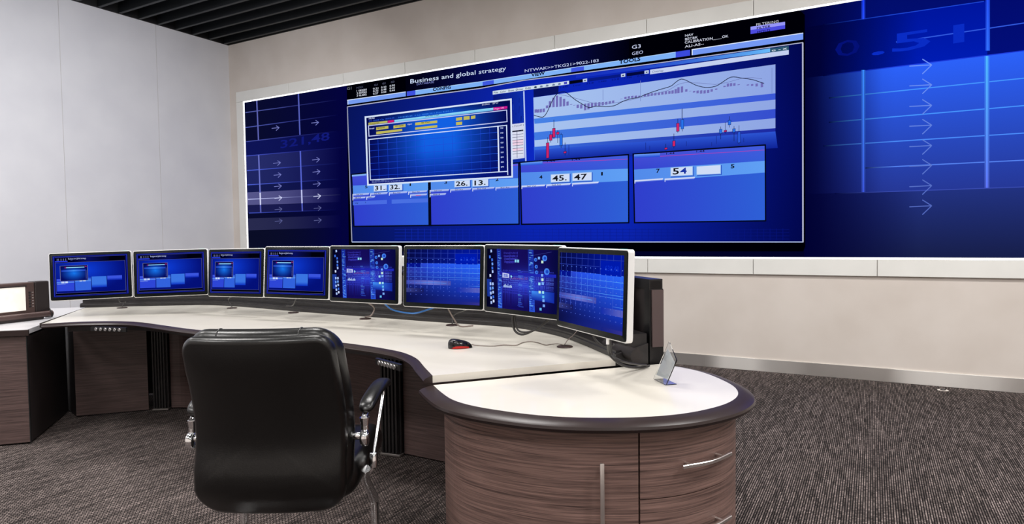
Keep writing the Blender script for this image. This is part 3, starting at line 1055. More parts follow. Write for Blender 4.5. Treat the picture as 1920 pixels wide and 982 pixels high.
# ------------------------------------------------------------------ main console desk
ZT, ZB = .775, .745       # main worktop / end cabinet worktop
front = [Vector(p) for p in [(-4.700, 2.170), (-4.62, 2.30), (-4.49, 2.405), (-4.33, 2.475), (-4.15, 2.495), (-3.90, 2.468), (-3.50, 2.425), (-2.95, 2.43), (-2.412, 2.437),
                             (-2.187, 2.415), (-2.035, 2.388), (-1.880, 2.340), (-1.732, 2.247), (-1.589, 2.112), (-1.462, 1.993)]]
front = spline(front, 5)
back = [Vector(p) for p in [(-5.545, 2.838), (-5.25, 3.075), (-4.98, 3.26), (-4.70, 3.40), (-4.28, 3.41), (-3.61, 3.345), (-3.0, 3.318), (-2.42, 3.28), (-1.98, 3.275), (-1.78, 3.25), (-1.62, 3.18), (-1.46, 3.09), (-1.28, 2.94), (-.957, 2.607)]]
back = spline(back, 3)
bk2 = [tuple(Vector(p) + (Vector(q) - Vector(p)) * k) for p, q, k in zip([tuple(p) for p in back], offset(back, -.2), [1] * (len(back) - 6) + [1, .8, .5, .1, .05, .05])]
desk = empty('console_desk', (-3.2, 3.0, 0))
tag(desk, 'long curved control desk with white top, dark rounded edge and brown panels', 'desk')
poly = [tuple(p) for p in front] + [(-.950, 2.600)] + [tuple(p) for p in bk2[::-1]]


def clip(poly, a, b_, keep):
    d = (b_[0] - a[0], b_[1] - a[1])
    sd = lambda p: ((p[0] - a[0]) * d[1] - (p[1] - a[1]) * d[0]) * keep
    out = []
    for i, p in enumerate(poly):
        q = poly[(i + 1) % len(poly)]
        s0, s1 = sd(p), sd(q)
        if s0 >= 0: out.append(p)
        if s0 * s1 < 0:
            t = s0 / (s0 - s1)
            out.append((p[0] + (q[0] - p[0]) * t, p[1] + (q[1] - p[1]) * t))
    return out


sa, sb = at_z(501, 614, ZT), at_z(600, 594, ZT)
for keep in (1, -1):
    nx_, ny_ = (sb.y - sa.y), -(sb.x - sa.x)
    L = math.hypot(nx_, ny_)
    o_ = .0012 * keep
    a = (sa.x + nx_ / L * o_, sa.y + ny_ / L * o_)
    b_ = (sb.x + nx_ / L * o_, sb.y + ny_ / L * o_)
    sub(MB().prism(clip(poly, a, b_, keep), ZT - .028, ZT), 'worktop', 'laminate', desk)
prof = [(0.0005, ZT), (.012, ZT - .003), (.028, ZT - .010), (.036, ZT - .018), (.034, ZT - .025), (.018, ZT - .0285), (0.0005, ZT - .0285)]
o = sub(MB().sweep([tuple(p) for p in front], prof), 'edge_band', 'edge', desk, 35)
o['label'] = 'dark brown rounded front edge'
# left end edge
sub(MB().sweep([tuple(bk2[0]), (-4.76, 2.19), (-4.70, 2.165)][:2], [(0, ZT), (.004, ZT - .002), (.004, ZT - .03), (0, ZT - .03)]), 'end_edge', 'edge', desk)
# apron beam under the front
inner = offset([tuple(p) for p in front], -.10)
sub(MB().sweep(inner[4:58], [(0, ZT - .029), (0, ZT - .075), (-.03, ZT - .075), (-.03, ZT - .029)]), 'apron', 'panel', desk)


# push button strips below the edge
for (x0, y0), (x1, y1) in [((-4.46, 2.375), (-4.24, 2.43)), ((-1.98, 2.30), (-1.83, 2.245))]:
    d = Vector((x1 - x0, y1 - y0))
    L = d.length
    d.normalize()
    n = Vector((d.y, -d.x))
    strip = sub(MB().sweep([(x0 - d.x * .03, y0 - d.y * .03), (x1 + d.x * .03, y1 + d.y * .03)], [(0, ZT - .028), (.012, ZT - .03), (.012, ZT - .058), (0, ZT - .06)]), 'button_strip', 'plastic', desk)
    for k in range(6):
        c = Vector((x0, y0)) + d * (L * (k + .5) / 6) + n * .012
        t = MB().cyl((c.x, c.y, ZT - .045), (c.x + n.x * .008, c.y + n.y * .008, ZT - .045), .0115, 14, bev=.002)
        sub(t, 'button', 'button', strip, 40)
# panels below the desk
left_panel = [(-5.155, 2.585), (-4.845, 2.945)]
mid_path = [tuple(p) for p in spline([Vector(p) for p in [(-4.74, 3.06), (-4.6, 3.12), (-4.2, 3.17), (-3.4, 3.18), (-2.9, 3.12), (-2.60, 3.05)]], 5)]
right_panel = [(-2.44, 3.03), (-2.0, 3.02), (-1.6, 3.0), (-1.45, 2.72)]
for pth in (left_panel, mid_path, right_panel):
    pth = pth if len(pth) > 4 else resample(pth, 12) if len(pth) == 2 else [tuple(p) for p in spline([Vector(p) for p in pth], 5)]
    sub(MB().sweep(pth, [(0, .012), (0, ZT - .085), (-.02, ZT - .085), (-.02, .012)]), 'modesty_panel', 'wood_dark', desk)
    sub(MB().sweep(pth, [(.004, ZT - .083), (.004, ZT - .03), (-.024, ZT - .03), (-.024, ZT - .083)]), 'panel_cap', 'panel', desk)
sub(MB().prism([(-5.56, 2.70), (-5.158, 2.590), (-5.165, 2.70), (-5.54, 2.80)], .01, ZB - .036), 'support_post', 'panel', desk)
for (cx_, cy_, rz, wd) in [(-4.80, 3.03, math.radians(35), .10), (-2.515, 3.03, math.radians(8), .12)]:
    g = MB()
    R4 = Matrix.Translation((cx_, cy_, 0)) @ Matrix.Rotation(rz, 4, 'Z')
    g.box((-wd / 2, -.045, .02), (wd / 2, .06, ZT - .03), M=R4)
    for k in range(5):
        x = -wd / 2 + wd * (k + .5) / 5
        g.box((x - wd * .06, -.058, .02), (x + wd * .06, -.044, ZT - .03), .002, M=R4, seg=1)
    for k in range(3):
        yy = -.03 + k * .035
        g.box((wd / 2 - .002, yy - .008, .02), (wd / 2 + .011, yy + .008, ZT - .03), .002, M=R4, seg=1)
    post = sub(g, 'support_post', 'rail', desk)
    post['label'] = 'black ribbed upright'
    sub(MB().box((-wd / 2 - .004, -.06, .004), (wd / 2 + .012, .064, .018), .002, M=R4, seg=1), 'foot_plate', 'nickel', post)
# cable rail along the back: two dark tiers with grooves
bp_ = [tuple(p) for p in back]
rp = [(-.0, ZT + .002), (-.0, ZT + .022), (-.006, ZT + .026), (-.006, ZT + .034), (-.05, ZT + .036), (-.05, ZT + .058), (-.056, ZT + .061), (-.056, ZT + .068), (-.07, ZT + .07), (-.07, ZT + .10), (-.15, ZT + .10), (-.15, ZT + .002)]
sub(MB().sweep(bp_, rp), 'cable_rail', 'rail', desk)
ext = [bp_[-1], (-.905, 2.655)]
_e = Vector(bp_[-1])
_d = (_e - Vector(bp_[-2])).normalized()
sub(MB().sweep([tuple(_e + _d * .001), tuple(_e + _d * .014)], [(0, ZB + .0015), (0, ZT + .02), (-.15, ZT + .06), (-.15, ZB + .0015)]), 'rail_end_cap', 'rail', desk)
# ribbed trough that runs on past the worktop end
pE = at_z(1194, 667, .80)
rl = [(pE.x - .7 * k, pE.y + .7 * k) for k in (.30, .22, .14, .06, 0)]
sub(MB().tube([(p[0], p[1], .80) for p in rl], .028, 18), 'cable_trough', 'panel', desk, 40)
# tall screen behind the rail
scr = offset(bp_, -.172)
scr = scr[1:-1] + [(-1.09, 2.985), (-.838, 2.733)]
sub(MB().sweep(scr, [(0, .02), (0, 1.10), (-.052, 1.10), (-.052, .02)]), 'privacy_screen', 'panel', desk)
sub(MB().sweep(scr, [(.006, 1.065), (.006, 1.108), (-.058, 1.108), (-.058, 1.065)]), 'screen_cap', 'panel_frame', desk)
d = (Vector(scr[-1]) - Vector(scr[-2])).normalized()
nn = Vector((d.y, -d.x))
e0 = Vector(scr[-1]) - d * .045
sub(MB().sweep([tuple(e0), tuple(e0 + d * .05)], [(.007, .02), (.007, 1.066), (-.059, 1.066), (-.059, .02)]), 'screen_stile', 'panel_frame', desk)
e1 = e0 + d * .0502
o = sub(MB().sweep([tuple(e1), tuple(e1 + d * .008)], [(-.002, ZB + .07), (-.002, 1.062), (-.056, 1.062), (-.056, ZB + .07)]), 'end_strip', 'brown', desk)
o['label'] = 'flat brown end strip'
# cable grommets on the worktop
GR = [at_z(u, v, ZT) for u, v in [(229, 577.5), (435, 578), (550, 586.5), (685, 598), (848, 610), (1059, 650.5)]]
for p in GR:
    gm = sub(MB().lathe([(0, 0), (.036, 0), (.038, .002), (.036, .005), (.030, .0065), (.0, .0065)], 28, Matrix.Translation((p.x, p.y, ZT + .0003))), 'cable_grommet', 'grommet', desk, 40)
    sub(MB().box((p.x - .014, p.y - .006, ZT + .0066), (p.x + .010, p.y + .006, ZT + .0072)), 'grommet_slot', 'black', gm)

# ------------------------------------------------------------------ round end cabinet
W_ = [(816, 720.6), (828, 736), (847, 750), (882, 760), (933, 769), (1011, 779), (1080, 783), (1190, 783), (1264, 778), (1320, 769), (1367, 756), (1387, 741.6), (1382, 727), (1360, 714), (1319.5, 697), (1286, 688), (1235, 682)]
wp = [at_z(u, v, ZB).to_2d() for u, v in W_]
wp = [Vector((p.x, p.y)) for p in wp]
wp[0] = Vector((-1.443, 1.971))
wp[-2] = Vector((-.690, 2.695))
wp[-1] = Vector((-.800, 2.722))
for _ in range(1):
    wp = [wp[0]] + [(wp[i - 1] + wp[i] * 4 + wp[i + 1]) / 6 for i in range(1, len(wp) - 1)] + [wp[-1]]
wps = [tuple(p) for p in spline(wp, 5)]
cab = empty('end_cabinet', (-.85, 2.2, 0))
tag(cab, 'rounded brown wood veneer cabinet with white top closing the near end of the desk', 'cabinet')
sub(MB().prism(wps + [(-.825, 2.69), (-.930, 2.577)], ZB - .03, ZB), 'worktop', 'laminate', cab)
prof = [(0.0005, ZB), (.022, ZB - .0035), (.045, ZB - .0095), (.054, ZB - .015), (.057, ZB - .023), (.052, ZB - .033), (.030, ZB - .037), (0.0005, ZB - .037)]
o = sub(MB().sweep(wps, prof), 'edge_band', 'edge', cab, 35)
o['label'] = 'dark glossy rounded rim'
# dark recess strip under the rim, then the veneered body
body_all = offset(wps, -.022)[4:-3]
sub(MB().prism(body_all + [(-.86, 2.66), (-1.02, 2.45), (-1.36, 2.03)], ZB - .05, ZB - .031), 'shadow_gap', 'black', cab)
body = offset(wps, -.008)[5:-3]
core = offset(wps, -.034)[5:-3]
sub(MB().prism(core + [(-.87, 2.64), (-1.03, 2.45), (-1.33, 2.03)], .05, ZB - .05), 'carcass', 'black', cab)
sub(MB().prism(offset(wps, -.07)[7:-4] + [(-.90, 2.60), (-1.03, 2.43), (-1.30, 2.02)], 0, .05), 'plinth', 'black', cab)
pb = resample(body, 640)


def nearest(u, v, z):
    p = at_z(u, v, z)
    return min(range(640), key=lambda i: (pb[i][0] - p.x) ** 2 + (pb[i][1] - p.y) ** 2)


i_seam = nearest(1197, 806, .70)
z_div = .485
ZC = ZB - .052
slab = lambda z0, z1: [(0, z0), (0, z1), (-.02, z1), (-.02, z0)]
door = sub(MB().sweep(pb[0:i_seam], slab(.055, ZC)), 'door', 'wood', cab, 30)
i_end = 488
drw = sub(MB().sweep(pb[i_seam + 1:i_end], slab(z_div + .002, ZC)), 'drawer', 'wood', cab, 30)
drw2 = sub(MB().sweep(pb[i_seam + 1:i_end], slab(.272, z_div - .002)), 'drawer', 'wood', cab, 30)
drw3 = sub(MB().sweep(pb[i_seam + 1:i_end], slab(.055, .268)), 'drawer', 'wood', cab, 30)
sub(MB().sweep(pb[i_end + 1:], slab(.055, ZC)), 'back_panel', 'wood', cab, 30)
# door pull
N_ = normals(pb)
ih = nearest(1126, 809, .70)


def outp(i, d, z): return (pb[i][0] + N_[i][0] * d, pb[i][1] + N_[i][1] * d, z)


g = MB()
T4 = Matrix.Translation(outp(ih, 0, 0)) @ Matrix.Rotation(math.atan2(N_[ih][1], N_[ih][0]), 4, 'Z')
g.box((.026, -.0065, .33), (.034, .0065, .612), .0018, M=T4)
sub(g, 'door_handle', 'nickel', door, 40)
for z in (.36, .574): sub(MB().box((0, -.004, z), (.026, .004, z + .008), M=T4), 'handle_post', 'nickel', door)


def bow_handle(parent, z, i0, i1):
    g = MB()
    a, b_ = Vector(outp(i0, .028, z)), Vector(outp(i1, .028, z))
    mid = (a + b_) / 2 + (Vector(outp((i0 + i1) // 2, .034, z)) - (a + b_) / 2)
    pth = [tuple(p) for p in spline([Vector((a.x, a.y)), Vector((mid.x, mid.y)), Vector((b_.x, b_.y))], 8)]
    g.sweep(pth, [(-.004, z - .006), (.002, z - .006), (.004, z - .004), (.004, z + .004), (.002, z + .006), (-.004, z + .006)])
    h = sub(g, 'drawer_handle', 'nickel', parent, 40)
    for i in (i0 + 10, i1 - 16):
        sub(MB().cyl(outp(i, .0, z + .002), outp(i, .030, z + .002), .0045, 10), 'handle_post', 'nickel', h, 40)


def z_for(i, v):
    best = min((abs(at_z(u_, v, z).x - outp(i, .03, z)[0]) + abs(at_z(u_, v, z).y - outp(i, .03, z)[1]), z) for u_ in range(1240, 1400, 4) for z in [.4 + .005 * k for k in range(60)])
    return best[1]


ia, ib = nearest(1268, 800, .70), nearest(1360, 782, .70)
zh = z_for((ia + ib) // 2, 866)
bow_handle(drw, zh, ia, ib)
bow_handle(drw2, zh - .21, ia, ib)

# ------------------------------------------------------------------ left side cabinet with grey top
sc_ = empty('side_cabinet', (-5.5, 2.1, 0))
tag(sc_, 'brown wood veneer side cabinet with grey top at the far left of the desk', 'cabinet')
c0 = Vector((-4.770, 2.118))
u_ = Vector((-.70, -.714))
v_ = Vector((-.757, .653))
cp = lambda a, b_: tuple(c0 + u_ * a + v_ * b_)
sub(MB().prism([cp(0, 0), cp(1.6, 0), cp(1.6, .80), cp(0, .80)], .012, ZB - .045), 'body', 'panel', sc_)
sub(MB().prism([cp(0.004, -.018), cp(1.6, -.018), cp(1.6, -.001), cp(0.004, -.001)], .012, ZB - .045), 'front_panel', 'wood_dark', sc_)
sub(MB().prism([cp(-.001, -.02), cp(0.003, -.02), cp(0.003, -.0005), cp(-.001, -.0005)], .006, ZB - .045), 'corner_edge', 'black', sc_)
sub(MB().prism([cp(-.012, -.03), cp(1.6, -.03), cp(1.6, 1.46), cp(-.012, 1.46)], ZB - .03, ZB), 'worktop', 'laminate_grey', sc_)
sub(MB().prism([cp(-.02, -.045), cp(1.6, -.045), cp(1.6, -.0305), cp(-.02, -.0305)], ZB - .038, ZB - .002), 'edge_band', 'edge', sc_)
sub(MB().prism([cp(1.2, .81), cp(1.55, .81), cp(1.55, 1.4), cp(1.2, 1.4)], .012, ZB - .0305), 'rear_panel', 'panel', sc_)

# bronze console unit standing on the grey top
cu = empty('touch_console', (-5.3, 2.2, ZB), 0)
tag(cu, 'bronze desk unit with pale blank screen and six buttons at left edge', 'console')
wd_ = Vector((-.13, .99)).normalized()
nf = Vector((wd_.y, -wd_.x))      # faces +x
A = Vector((-5.285, 2.475))


def cb(s0, s1, d0, d1, z0, z1, bev=.004):
    """box along the unit: s = distance leftwards from the right end, d = distance in front of the face"""
    g = MB()
    Mx = Matrix((Vector((-wd_.x, -wd_.y, 0)), Vector((nf.x, nf.y, 0)), Vector((0, 0, 1)))).transposed().to_4x4()
    Mx.translation = Vector((A.x, A.y, 0))
    g.box((s0, d0, z0), (s1, d1, z1), bev, M=Mx)
    return g


Z0 = ZB + .001
sub(cb(.075, .95, -.10, 0, Z0 + .045, Z0 + .272, .008), 'housing', 'console_brown', cu)
sub(cb(-.03, .073, -.09, -.004, Z0 + .05, Z0 + .275, .008), 'side_module', 'console_dark', cu)
sub(cb(.14, .95, .0002, .0016, Z0 + .075, Z0 + .243, 0), 'display', 'pale_screen', cu)['label'] = 'pale blank screen'
g = cb(.132, .95, 0, .007, Z0 + .244, Z0 + .252, .001)
sub(g, 'screen_frame', 'console_dark', cu)
Mx = Matrix((Vector((-wd_.x, -wd_.y, 0)), Vector((nf.x, nf.y, 0)), Vector((0, 0, 1)))).transposed().to_4x4()
Mx.translation = Vector((A.x, A.y, 0))
sub(MB().cyl(Mx @ Vector((-.03, .012, Z0 + .036)), Mx @ Vector((.95, .012, Z0 + .036)), .022, 20), 'front_roll', 'console_brown', cu, 40)
sub(cb(.03, .95, -.16, .02, Z0, Z0 + .022, .006), 'base', 'console_dark', cu)
for k in range(6):
    z = Z0 + .20 - k * .02
    p = Mx @ Vector((.112, .0, z))
    q = Mx @ Vector((.112, .004, z))
    sub(MB().cyl(p, q, .0075, 14, bev=.001), 'button', 'black', cu, 40)
    sub(cb(.085, .096, .0001, .001, z - .003, z + .003, 0), 'button_mark', 'nickel', cu)
sub(MB().tube([Mx @ Vector(p) for p in [(-.02, .0, Z0 + .075), (-.012, .03, Z0 + .055), (-.02, .034, Z0 + .02), (-.03, .0, Z0 + .008), (-.03, -.06, Z0 + .006)]], .004, 8, smooth=5), 'cable', 'cable', cu, 60)

# ------------------------------------------------------------------ monitors
MW, MH = .510, .334


def pic_status(par, to3):
    S = Pic(to3, 1e-5)
    S.grid([(0, 0), (1, 0), (1, 1), (0, 1)], lambda a, b_: mixc((6, 14, 96), (4, 8, 84), a), 4, 3)
    S.frame([(.012, .018), (.988, .018), (.988, .982), (.012, .982)], .007, (46, 58, 196))
    S.rect(.03, .045, .965, .155, (1, 1, 12))
    S.grid([(.2, .05), (.75, .05), (.75, .15), (.2, .15)], lambda a, b_: mixc((2, 3, 26), (8, 14, 90), 1 - abs(a - .5) * 2), 8, 1)
    S.rect(.03, .122, .195, .148, (40, 60, 220))
    for x in (.055, .072, .105, .135, .165):
        S.rect(x, .065, x + .013, .115, (90, 94, 130))
    S.text('Business and global strategy', (.205, .092), (.44, .092), .035, (190, 200, 240), .004)
    S.rect(.235, .1, .26, .115, (70, 80, 150))

    def fb(a, b_):
        r = math.hypot((a - .42) * 1.0, (b_ - .25) * .8)
        return mixc((14, 62, 216), (4, 16, 120), r * 1.7)
    S.grid([(.032, .165), (.962, .165), (.962, .915), (.032, .915)], fb, 16, 12)
    for q in ([(.032, .165), (.962, .165), (.962, .91), (.032, .91)],):
        S.frame(q, .004, (96, 100, 132))
    S.rect(.032, .915, .962, .955, (0, 0, 4))
    S.line([(.03, .958), (.965, .958)], .006, (84, 88, 130))
    S.line([(.03, .04), (.965, .04)], .006, (60, 66, 150))
    # tiles
    S.rect(.045, .56, .275, .86, (46, 70, 214))
    S.rect(.045, .56, .10, .60, (60, 84, 222))
    S.rect(.045, .635, .275, .66, (88, 140, 236))
    S.rect(.105, .625, .145, .665, (196, 212, 244))
    S.rect(.155, .625, .19, .665, (206, 222, 250))
    S.rect(.05, .68, .16, .69, (140, 170, 240))
    S.rect(.285, .56, .495, .86, (50, 98, 220))
    S.rect(.285, .60, .495, .64, (78, 136, 236))
    S.rect(.345, .618, .38, .64, (190, 210, 246))
    S.rect(.39, .618, .425, .64, (190, 210, 246))
    S.line([(.28, .56), (.28, .865)], .005, (10, 20, 70))
    S.line([(.5, .53), (.5, .865)], .005, (10, 20, 70))
    S.line([(.045, .862), (.498, .862)], .005, (10, 20, 70))
    S.grid([(.505, .535), (.705, .535), (.705, .80), (.505, .80)], lambda a, b_: mixc((58, 116, 226), (12, 48, 190), max(0, b_ - .7) * 3.3), 2, 12)
    S.line([(.71, .535), (.71, .78)], .005, (10, 20, 90))
    S.grid([(.715, .53), (.915, .53), (.915, .64), (.715, .64)], lambda a, b_: mixc((58, 84, 222), (8, 32, 168), max(0, b_ - .5) * 2), 2, 6)
    # inner window
    S.grid([(.095, .245), (.455, .245), (.455, .615), (.095, .615)], lambda a, b_: mixc((24, 120, 240), (4, 10, 92), min(1, math.hypot(a - .5, (b_ - .5) * .9) * 1.9)), 12, 12)
    S.rect(.097, .25, .453, .275, (3, 4, 60))
    S.rect(.175, .282, .415, .300, (150, 218, 250))
    S.rect(.155, .278, .175, .302, (150, 30, 120))
    S.rect(.42, .268, .445, .29, (150, 30, 120))
    S.grid([(.11, .35), (.43, .35), (.43, .385), (.11, .385)], lambda a, b_: mixc((30, 60, 190), (64, 140, 240), 1 - abs(a - .5) * 2), 6, 1)
    S.rect(.425, .36, .445, .60, (20, 30, 110))
    for k in range(8): S.rect(.429, .375 + k * .026, .441, .385 + k * .026, (80, 90, 170))
    S.frame([(.095, .245), (.455, .245), (.455, .615), (.095, .615)], .005, (120, 124, 156))
    return S.build('display', par)


def pic_city(par, to3):
    S = Pic(to3, 1e-5)
    rnd = random.Random(11)

    def f(a, b_):
        c = mixc((22, 12, 92), (10, 8, 66), abs(a - .4) * 1.4)
        g_ = math.exp(-((b_ - .56) / .2) ** 2) * math.exp(-((a - .6) / .3) ** 2)
        c = mixc(c, (44, 74, 222), g_)
        c = mixc(c, (50, 30, 150), .5 * math.exp(-((b_ - .5) / .08) ** 2))
        if a < .18: c = mixc((3, 4, 30), c, a / .3)
        if a > .85: c = mixc(c, (6, 8, 60), (a - .85) * 6)
        return c
    S.grid([(0, 0), (1, 0), (1, 1), (0, 1)], f, 20, 20)
    S.grid([(.0, .52), (.07, .52), (.07, .82), (.01, .82)], lambda a, b_: (26, 54, 150), 1, 1)
    for k in range(48):   # vertical streaks
        x = rnd.uniform(.2, .66)
        S.grid([(x, .62), (x + .008, .62), (x + .008, .97), (x, .97)], lambda a, b_: mixc((44, 50, 180), (14, 10, 84), b_), 1, 4)
    for (x0, w_) in ((.15, .06), (.60, .075)):
        S.grid([(x0, .0), (x0 + w_, .0), (x0 + w_ + .03, 1), (x0 + .03, 1)], lambda a, b_: mixc((26, 46, 160), (44, 84, 212), b_), 1, 6)
        for k in range(80):
            y = .005 + k * .0122
            xa = x0 + .028 * y + rnd.uniform(0, w_ * .5)
            S.rect(xa, y, xa + rnd.uniform(.012, w_ * .7), y + .006, rnd.choice([(10, 14, 80), (96, 160, 240), (120, 190, 246), (16, 30, 120)]))
    for k in range(34):
        y = .34 + k * .018
        x = .47 + rnd.uniform(-.01, .012)
        S.rect(x, y, x + rnd.uniform(.03, .075), y + .006, rnd.choice([(60, 100, 226), (90, 150, 240), (40, 60, 190)]))
    for y0, x0, x1, n in [(.08, .26, .46, 3), (.13, .27, .42, 3), (.17, .27, .44, 2), (.24, .3, .4, 1)]:
        for k in range(n):
            S.text(rnd.choice(['Data[index]', 'int main()', 'void file(n)', 'return(x);']), (x0, y0 + k * .05), (x1, y0 + k * .05 - .01), .028, (60, 60, 190))
    for y0 in (.37, .40, .43, .46, .49, .52, .56, .59, .62, .65, .69, .73):
        S.text('0101 function sector_view 11 001 select', (.22 + rnd.uniform(0, .05), y0), (.95, y0 + rnd.uniform(-.01, .01)), .024, mixc((52, 60, 200), (90, 120, 240), math.exp(-((y0 - .52) / .1) ** 2)))
    S.grid([(.2, .38), (.98, .38), (.98, .43), (.2, .43)], lambda a, b_: mixc((34, 34, 160), (30, 40, 180), a), 2, 1)
    for (x, y) in [(.42, .17), (.455, .17)]: S.rect(x, y, x + .025, y + .045, (140, 214, 240))
    S.frame([(.25, .405), (.335, .415), (.335, .47), (.25, .47)], .012, (206, 214, 250))
    for k in range(5): S.rect(.255 + k * .016, .42, .264 + k * .016, .46, (170, 186, 246))
    S.poly([(.36, .44), (.372, .43), (.385, .45), (.372, .49)], (150, 226, 246))
    for k in range(14):
        hh = rnd.uniform(.02, .06)
        S.rect(.26 + k * .009, .64 - hh, .267 + k * .009, .64, (170, 196, 240))
    S.text('Software 01', (.36, .50), (.60, .49), .04, (120, 60, 120))
    S.line([(.68, .09), (.92, .03)], .004, (60, 66, 150))
    S.grid([(.66, .66), (.96, .66), (.96, .83), (.66, .80)], lambda a, b_: mixc((70, 150, 250), (18, 40, 160), max(a, b_)), 6, 4)

    def disc(x, y, r, c):
        S.poly([(x + r * math.cos(t * PI / 8), y + r * 1.5 * math.sin(t * PI / 8)) for t in range(16)], c)
    for x, y, r in [(.71, .16, .02), (.83, .13, .032), (.72, .27, .02), (.725, .36, .02), (.86, .34, .036)]:
        disc(x, y, r, (70, 130, 236))
        disc(x + .004, y, r * .55, (30, 70, 190))
    for x, y in [(.05, .14), (.085, .19), (.07, .04), (.09, .26), (.09, .33), (.095, .39), (.06, .46), (.065, .60), (.10, .60), (.065, .68), (.10, .67), (.07, .76), (.105, .74), (.075, .84), (.11, .82), (.08, .92), (.115, .89)]:
        c = rnd.choice([(60, 110, 226), (110, 160, 246), (170, 196, 252), (210, 222, 255)])
        S.poly([(x - .014, y - .022), (x + .010, y - .026), (x + .014, y + .018), (x - .010, y + .026)], c)
    for x, y in [(.755, .13), (.80, .19), (.80, .40), (.805, .47), (.81, .53), (.765, .54), (.77, .67), (.815, .67), (.818, .74), (.822, .80), (.828, .88), (.785, .94)]:
        c = rnd.choice([(96, 186, 240), (150, 220, 240), (120, 170, 246), (200, 236, 214)])
        S.rect(x - .014, y - .020, x + .014, y + .022, c)
    return S.build('display', par)


def pic_grid(par, to3):
    S = Pic(to3, 1e-5)

    def f(a, b_):
        if b_ < .26:
            return mixc((6, 10, 66), (2, 22, 150), a * 1.2)
        c = mixc((40, 70, 224), (42, 104, 250), a)
        c = mixc((48, 56, 160), c, min(1, a * 2.4 + .15))
        low = mixc((12, 16, 70), (18, 44, 170), a)
        if b_ > .82: low = mixc(low, (34, 38, 124), (b_ - .82) * 5 * a)
        return mixc(c, low, (b_ - .26) * 1.55)
    S.grid([(0, 0), (1, 0), (1, .26), (0, .26)], lambda a, b_: f(a, .1), 12, 2)
    S.grid([(0, .26), (1, .26), (1, 1), (0, 1)], lambda a, b_: f(a, .26 + .74 * b_), 14, 16)
    S.rect(.0, .26, .2, .34, (6, 20, 140))
    S.grid([(.67, .08), (.965, .08), (.965, .27), (.67, .27)], lambda a, b_: (0, 26, 172), 1, 1)
    S.text('638,48', (.74, .21), (.935, .21), .07, (10, 44, 200), .01)
    S.text('1835,26', (.64, .86), (.80, .86), .05, (26, 46, 150))
    S.grid([(.0, .58), (.62, .58), (.62, .66), (.0, .66)], lambda a, b_: mixc((60, 66, 160), (110, 120, 210), 1 - abs(a - .55) * 1.8), 8, 1)
    S.grid([(.70, .69), (1, .69), (1, .775), (.70, .775)], lambda a, b_: mixc((22, 46, 170), (86, 94, 190), a * 1.2), 6, 1)
    S.grid([(.0, .73), (.25, .73), (.25, .81), (.0, .81)], lambda a, b_: mixc((58, 64, 130), (20, 26, 96), a), 4, 1)
    S.grid([(.70, .95), (1, .95), (1, 1), (.70, 1)], lambda a, b_: mixc((22, 34, 130), (52, 50, 140), a), 3, 1)
    for x in (.03, .12, .205, .295, .385, .48, .575, .67, .765, .86, .965):
        y1 = .26 if x > .6 else .26
        S.line([(x, 0), (x, .08 if .67 < x < .96 else .26)], .005, (44, 64, 170))
        S.line([(x, .28), (x, .74 if x < .6 else (.58 if x < .8 else .75))], .006, (66, 120, 240), (54, 76, 190))
    for y in (.07, .165):
        S.line([(0, y), (1 if y < .1 else .66, y)], .006, (44, 66, 180))
    for y, x0, x1 in ((.345, 0, 1), (.43, 0, 1), (.515, 0, 1), (.55, .6, 1), (.62, 0, .56), (.66, .86, 1)):
        S.line([(x0, y), (x1, y)], .006, (62, 96, 216), (84, 160, 250))
    for i in range(13):
        for j in range(10):
            x, y = .065 + i * .077, .19 + j * .073
            if y > .85 or (y > .22 and y < .25): continue
            S.poly([(x - .007, y - .008), (x + .009, y), (x - .007, y + .008)], mixc((90, 130, 240), (70, 90, 200), j / 10))
    return S.build('display', par)


def make_monitor(kind):
    r = empty('monitor', (0, 0, 0))
    # shell
    def rrect(w_, h_, rad, n=6):
        pts = []
        for cx_, cy_, a0 in ((w_ / 2 - rad, h_ / 2 - rad, 0), (-w_ / 2 + rad, h_ / 2 - rad, 90), (-w_ / 2 + rad, -h_ / 2 + rad, 180), (w_ / 2 - rad, -h_ / 2 + rad, 270)):
            for k in range(n + 1):
                t = math.radians(a0 + 90 * k / n)
                pts.append((cx_ + rad * math.cos(t), cy_ + rad * math.sin(t)))
        return pts

    def slab_(layers, name, matn, sm=40):
        g = MB()
        rings = []
        for (y, w_, h_, rad) in layers:
            rings.append([g.bm.verts.new((p[0], y, p[1])) for p in rrect(w_, h_, rad)])
        for A_, B_ in zip(rings, rings[1:]):
            n = len(A_)
            for i in range(n): g.bm.faces.new((A_[i], A_[(i + 1) % n], B_[(i + 1) % n], B_[i]))
        g.bm.faces.new(rings[0])
        g.bm.faces.new(rings[-1][::-1])
        return g.build(name, M[matn], r, sm)
    slab_([(.000, MW - .003, MH - .003, .012), (.002, MW, MH, .0135), (.024, MW, MH, .0135), (.032, MW - .02, MH - .02, .012), (.040, MW - .12, MH - .10, .02)], 'shell', 'silver')['label'] = 'silver white shell'
    slab_([(-.0035, MW - .011, MH - .011, .010), (-.0028, MW - .009, MH - .009, .011), (.0005, MW - .009, MH - .009, .011)], 'bezel', 'gloss_black')['label'] = 'glossy black bezel'
    iw, ih_t, ih_b = MW / 2 - .024, MH / 2 - .022, -(MH / 2 - .026)

    def to3(u, v, h): return Vector((-iw + 2 * iw * u, -.0040 - h, ih_t + (ih_b - ih_t) * v))
    {'status': pic_status, 'city': pic_city, 'grid': pic_grid}[kind](r, to3)
    MB().box((-.05, .036, -.05), (.05, .052, .05), .004).build('mount_plate', M['plastic'], r)
    MB().box((MW / 2 - .06, .004, MH / 2 - .0005), (MW / 2 - .025, .012, MH / 2 + .001)).build('power_lamp', M['tealmark'], r)
    return r


M['tealmark'] = mat('teal_mark', lin((90, 200, 190)), .3)


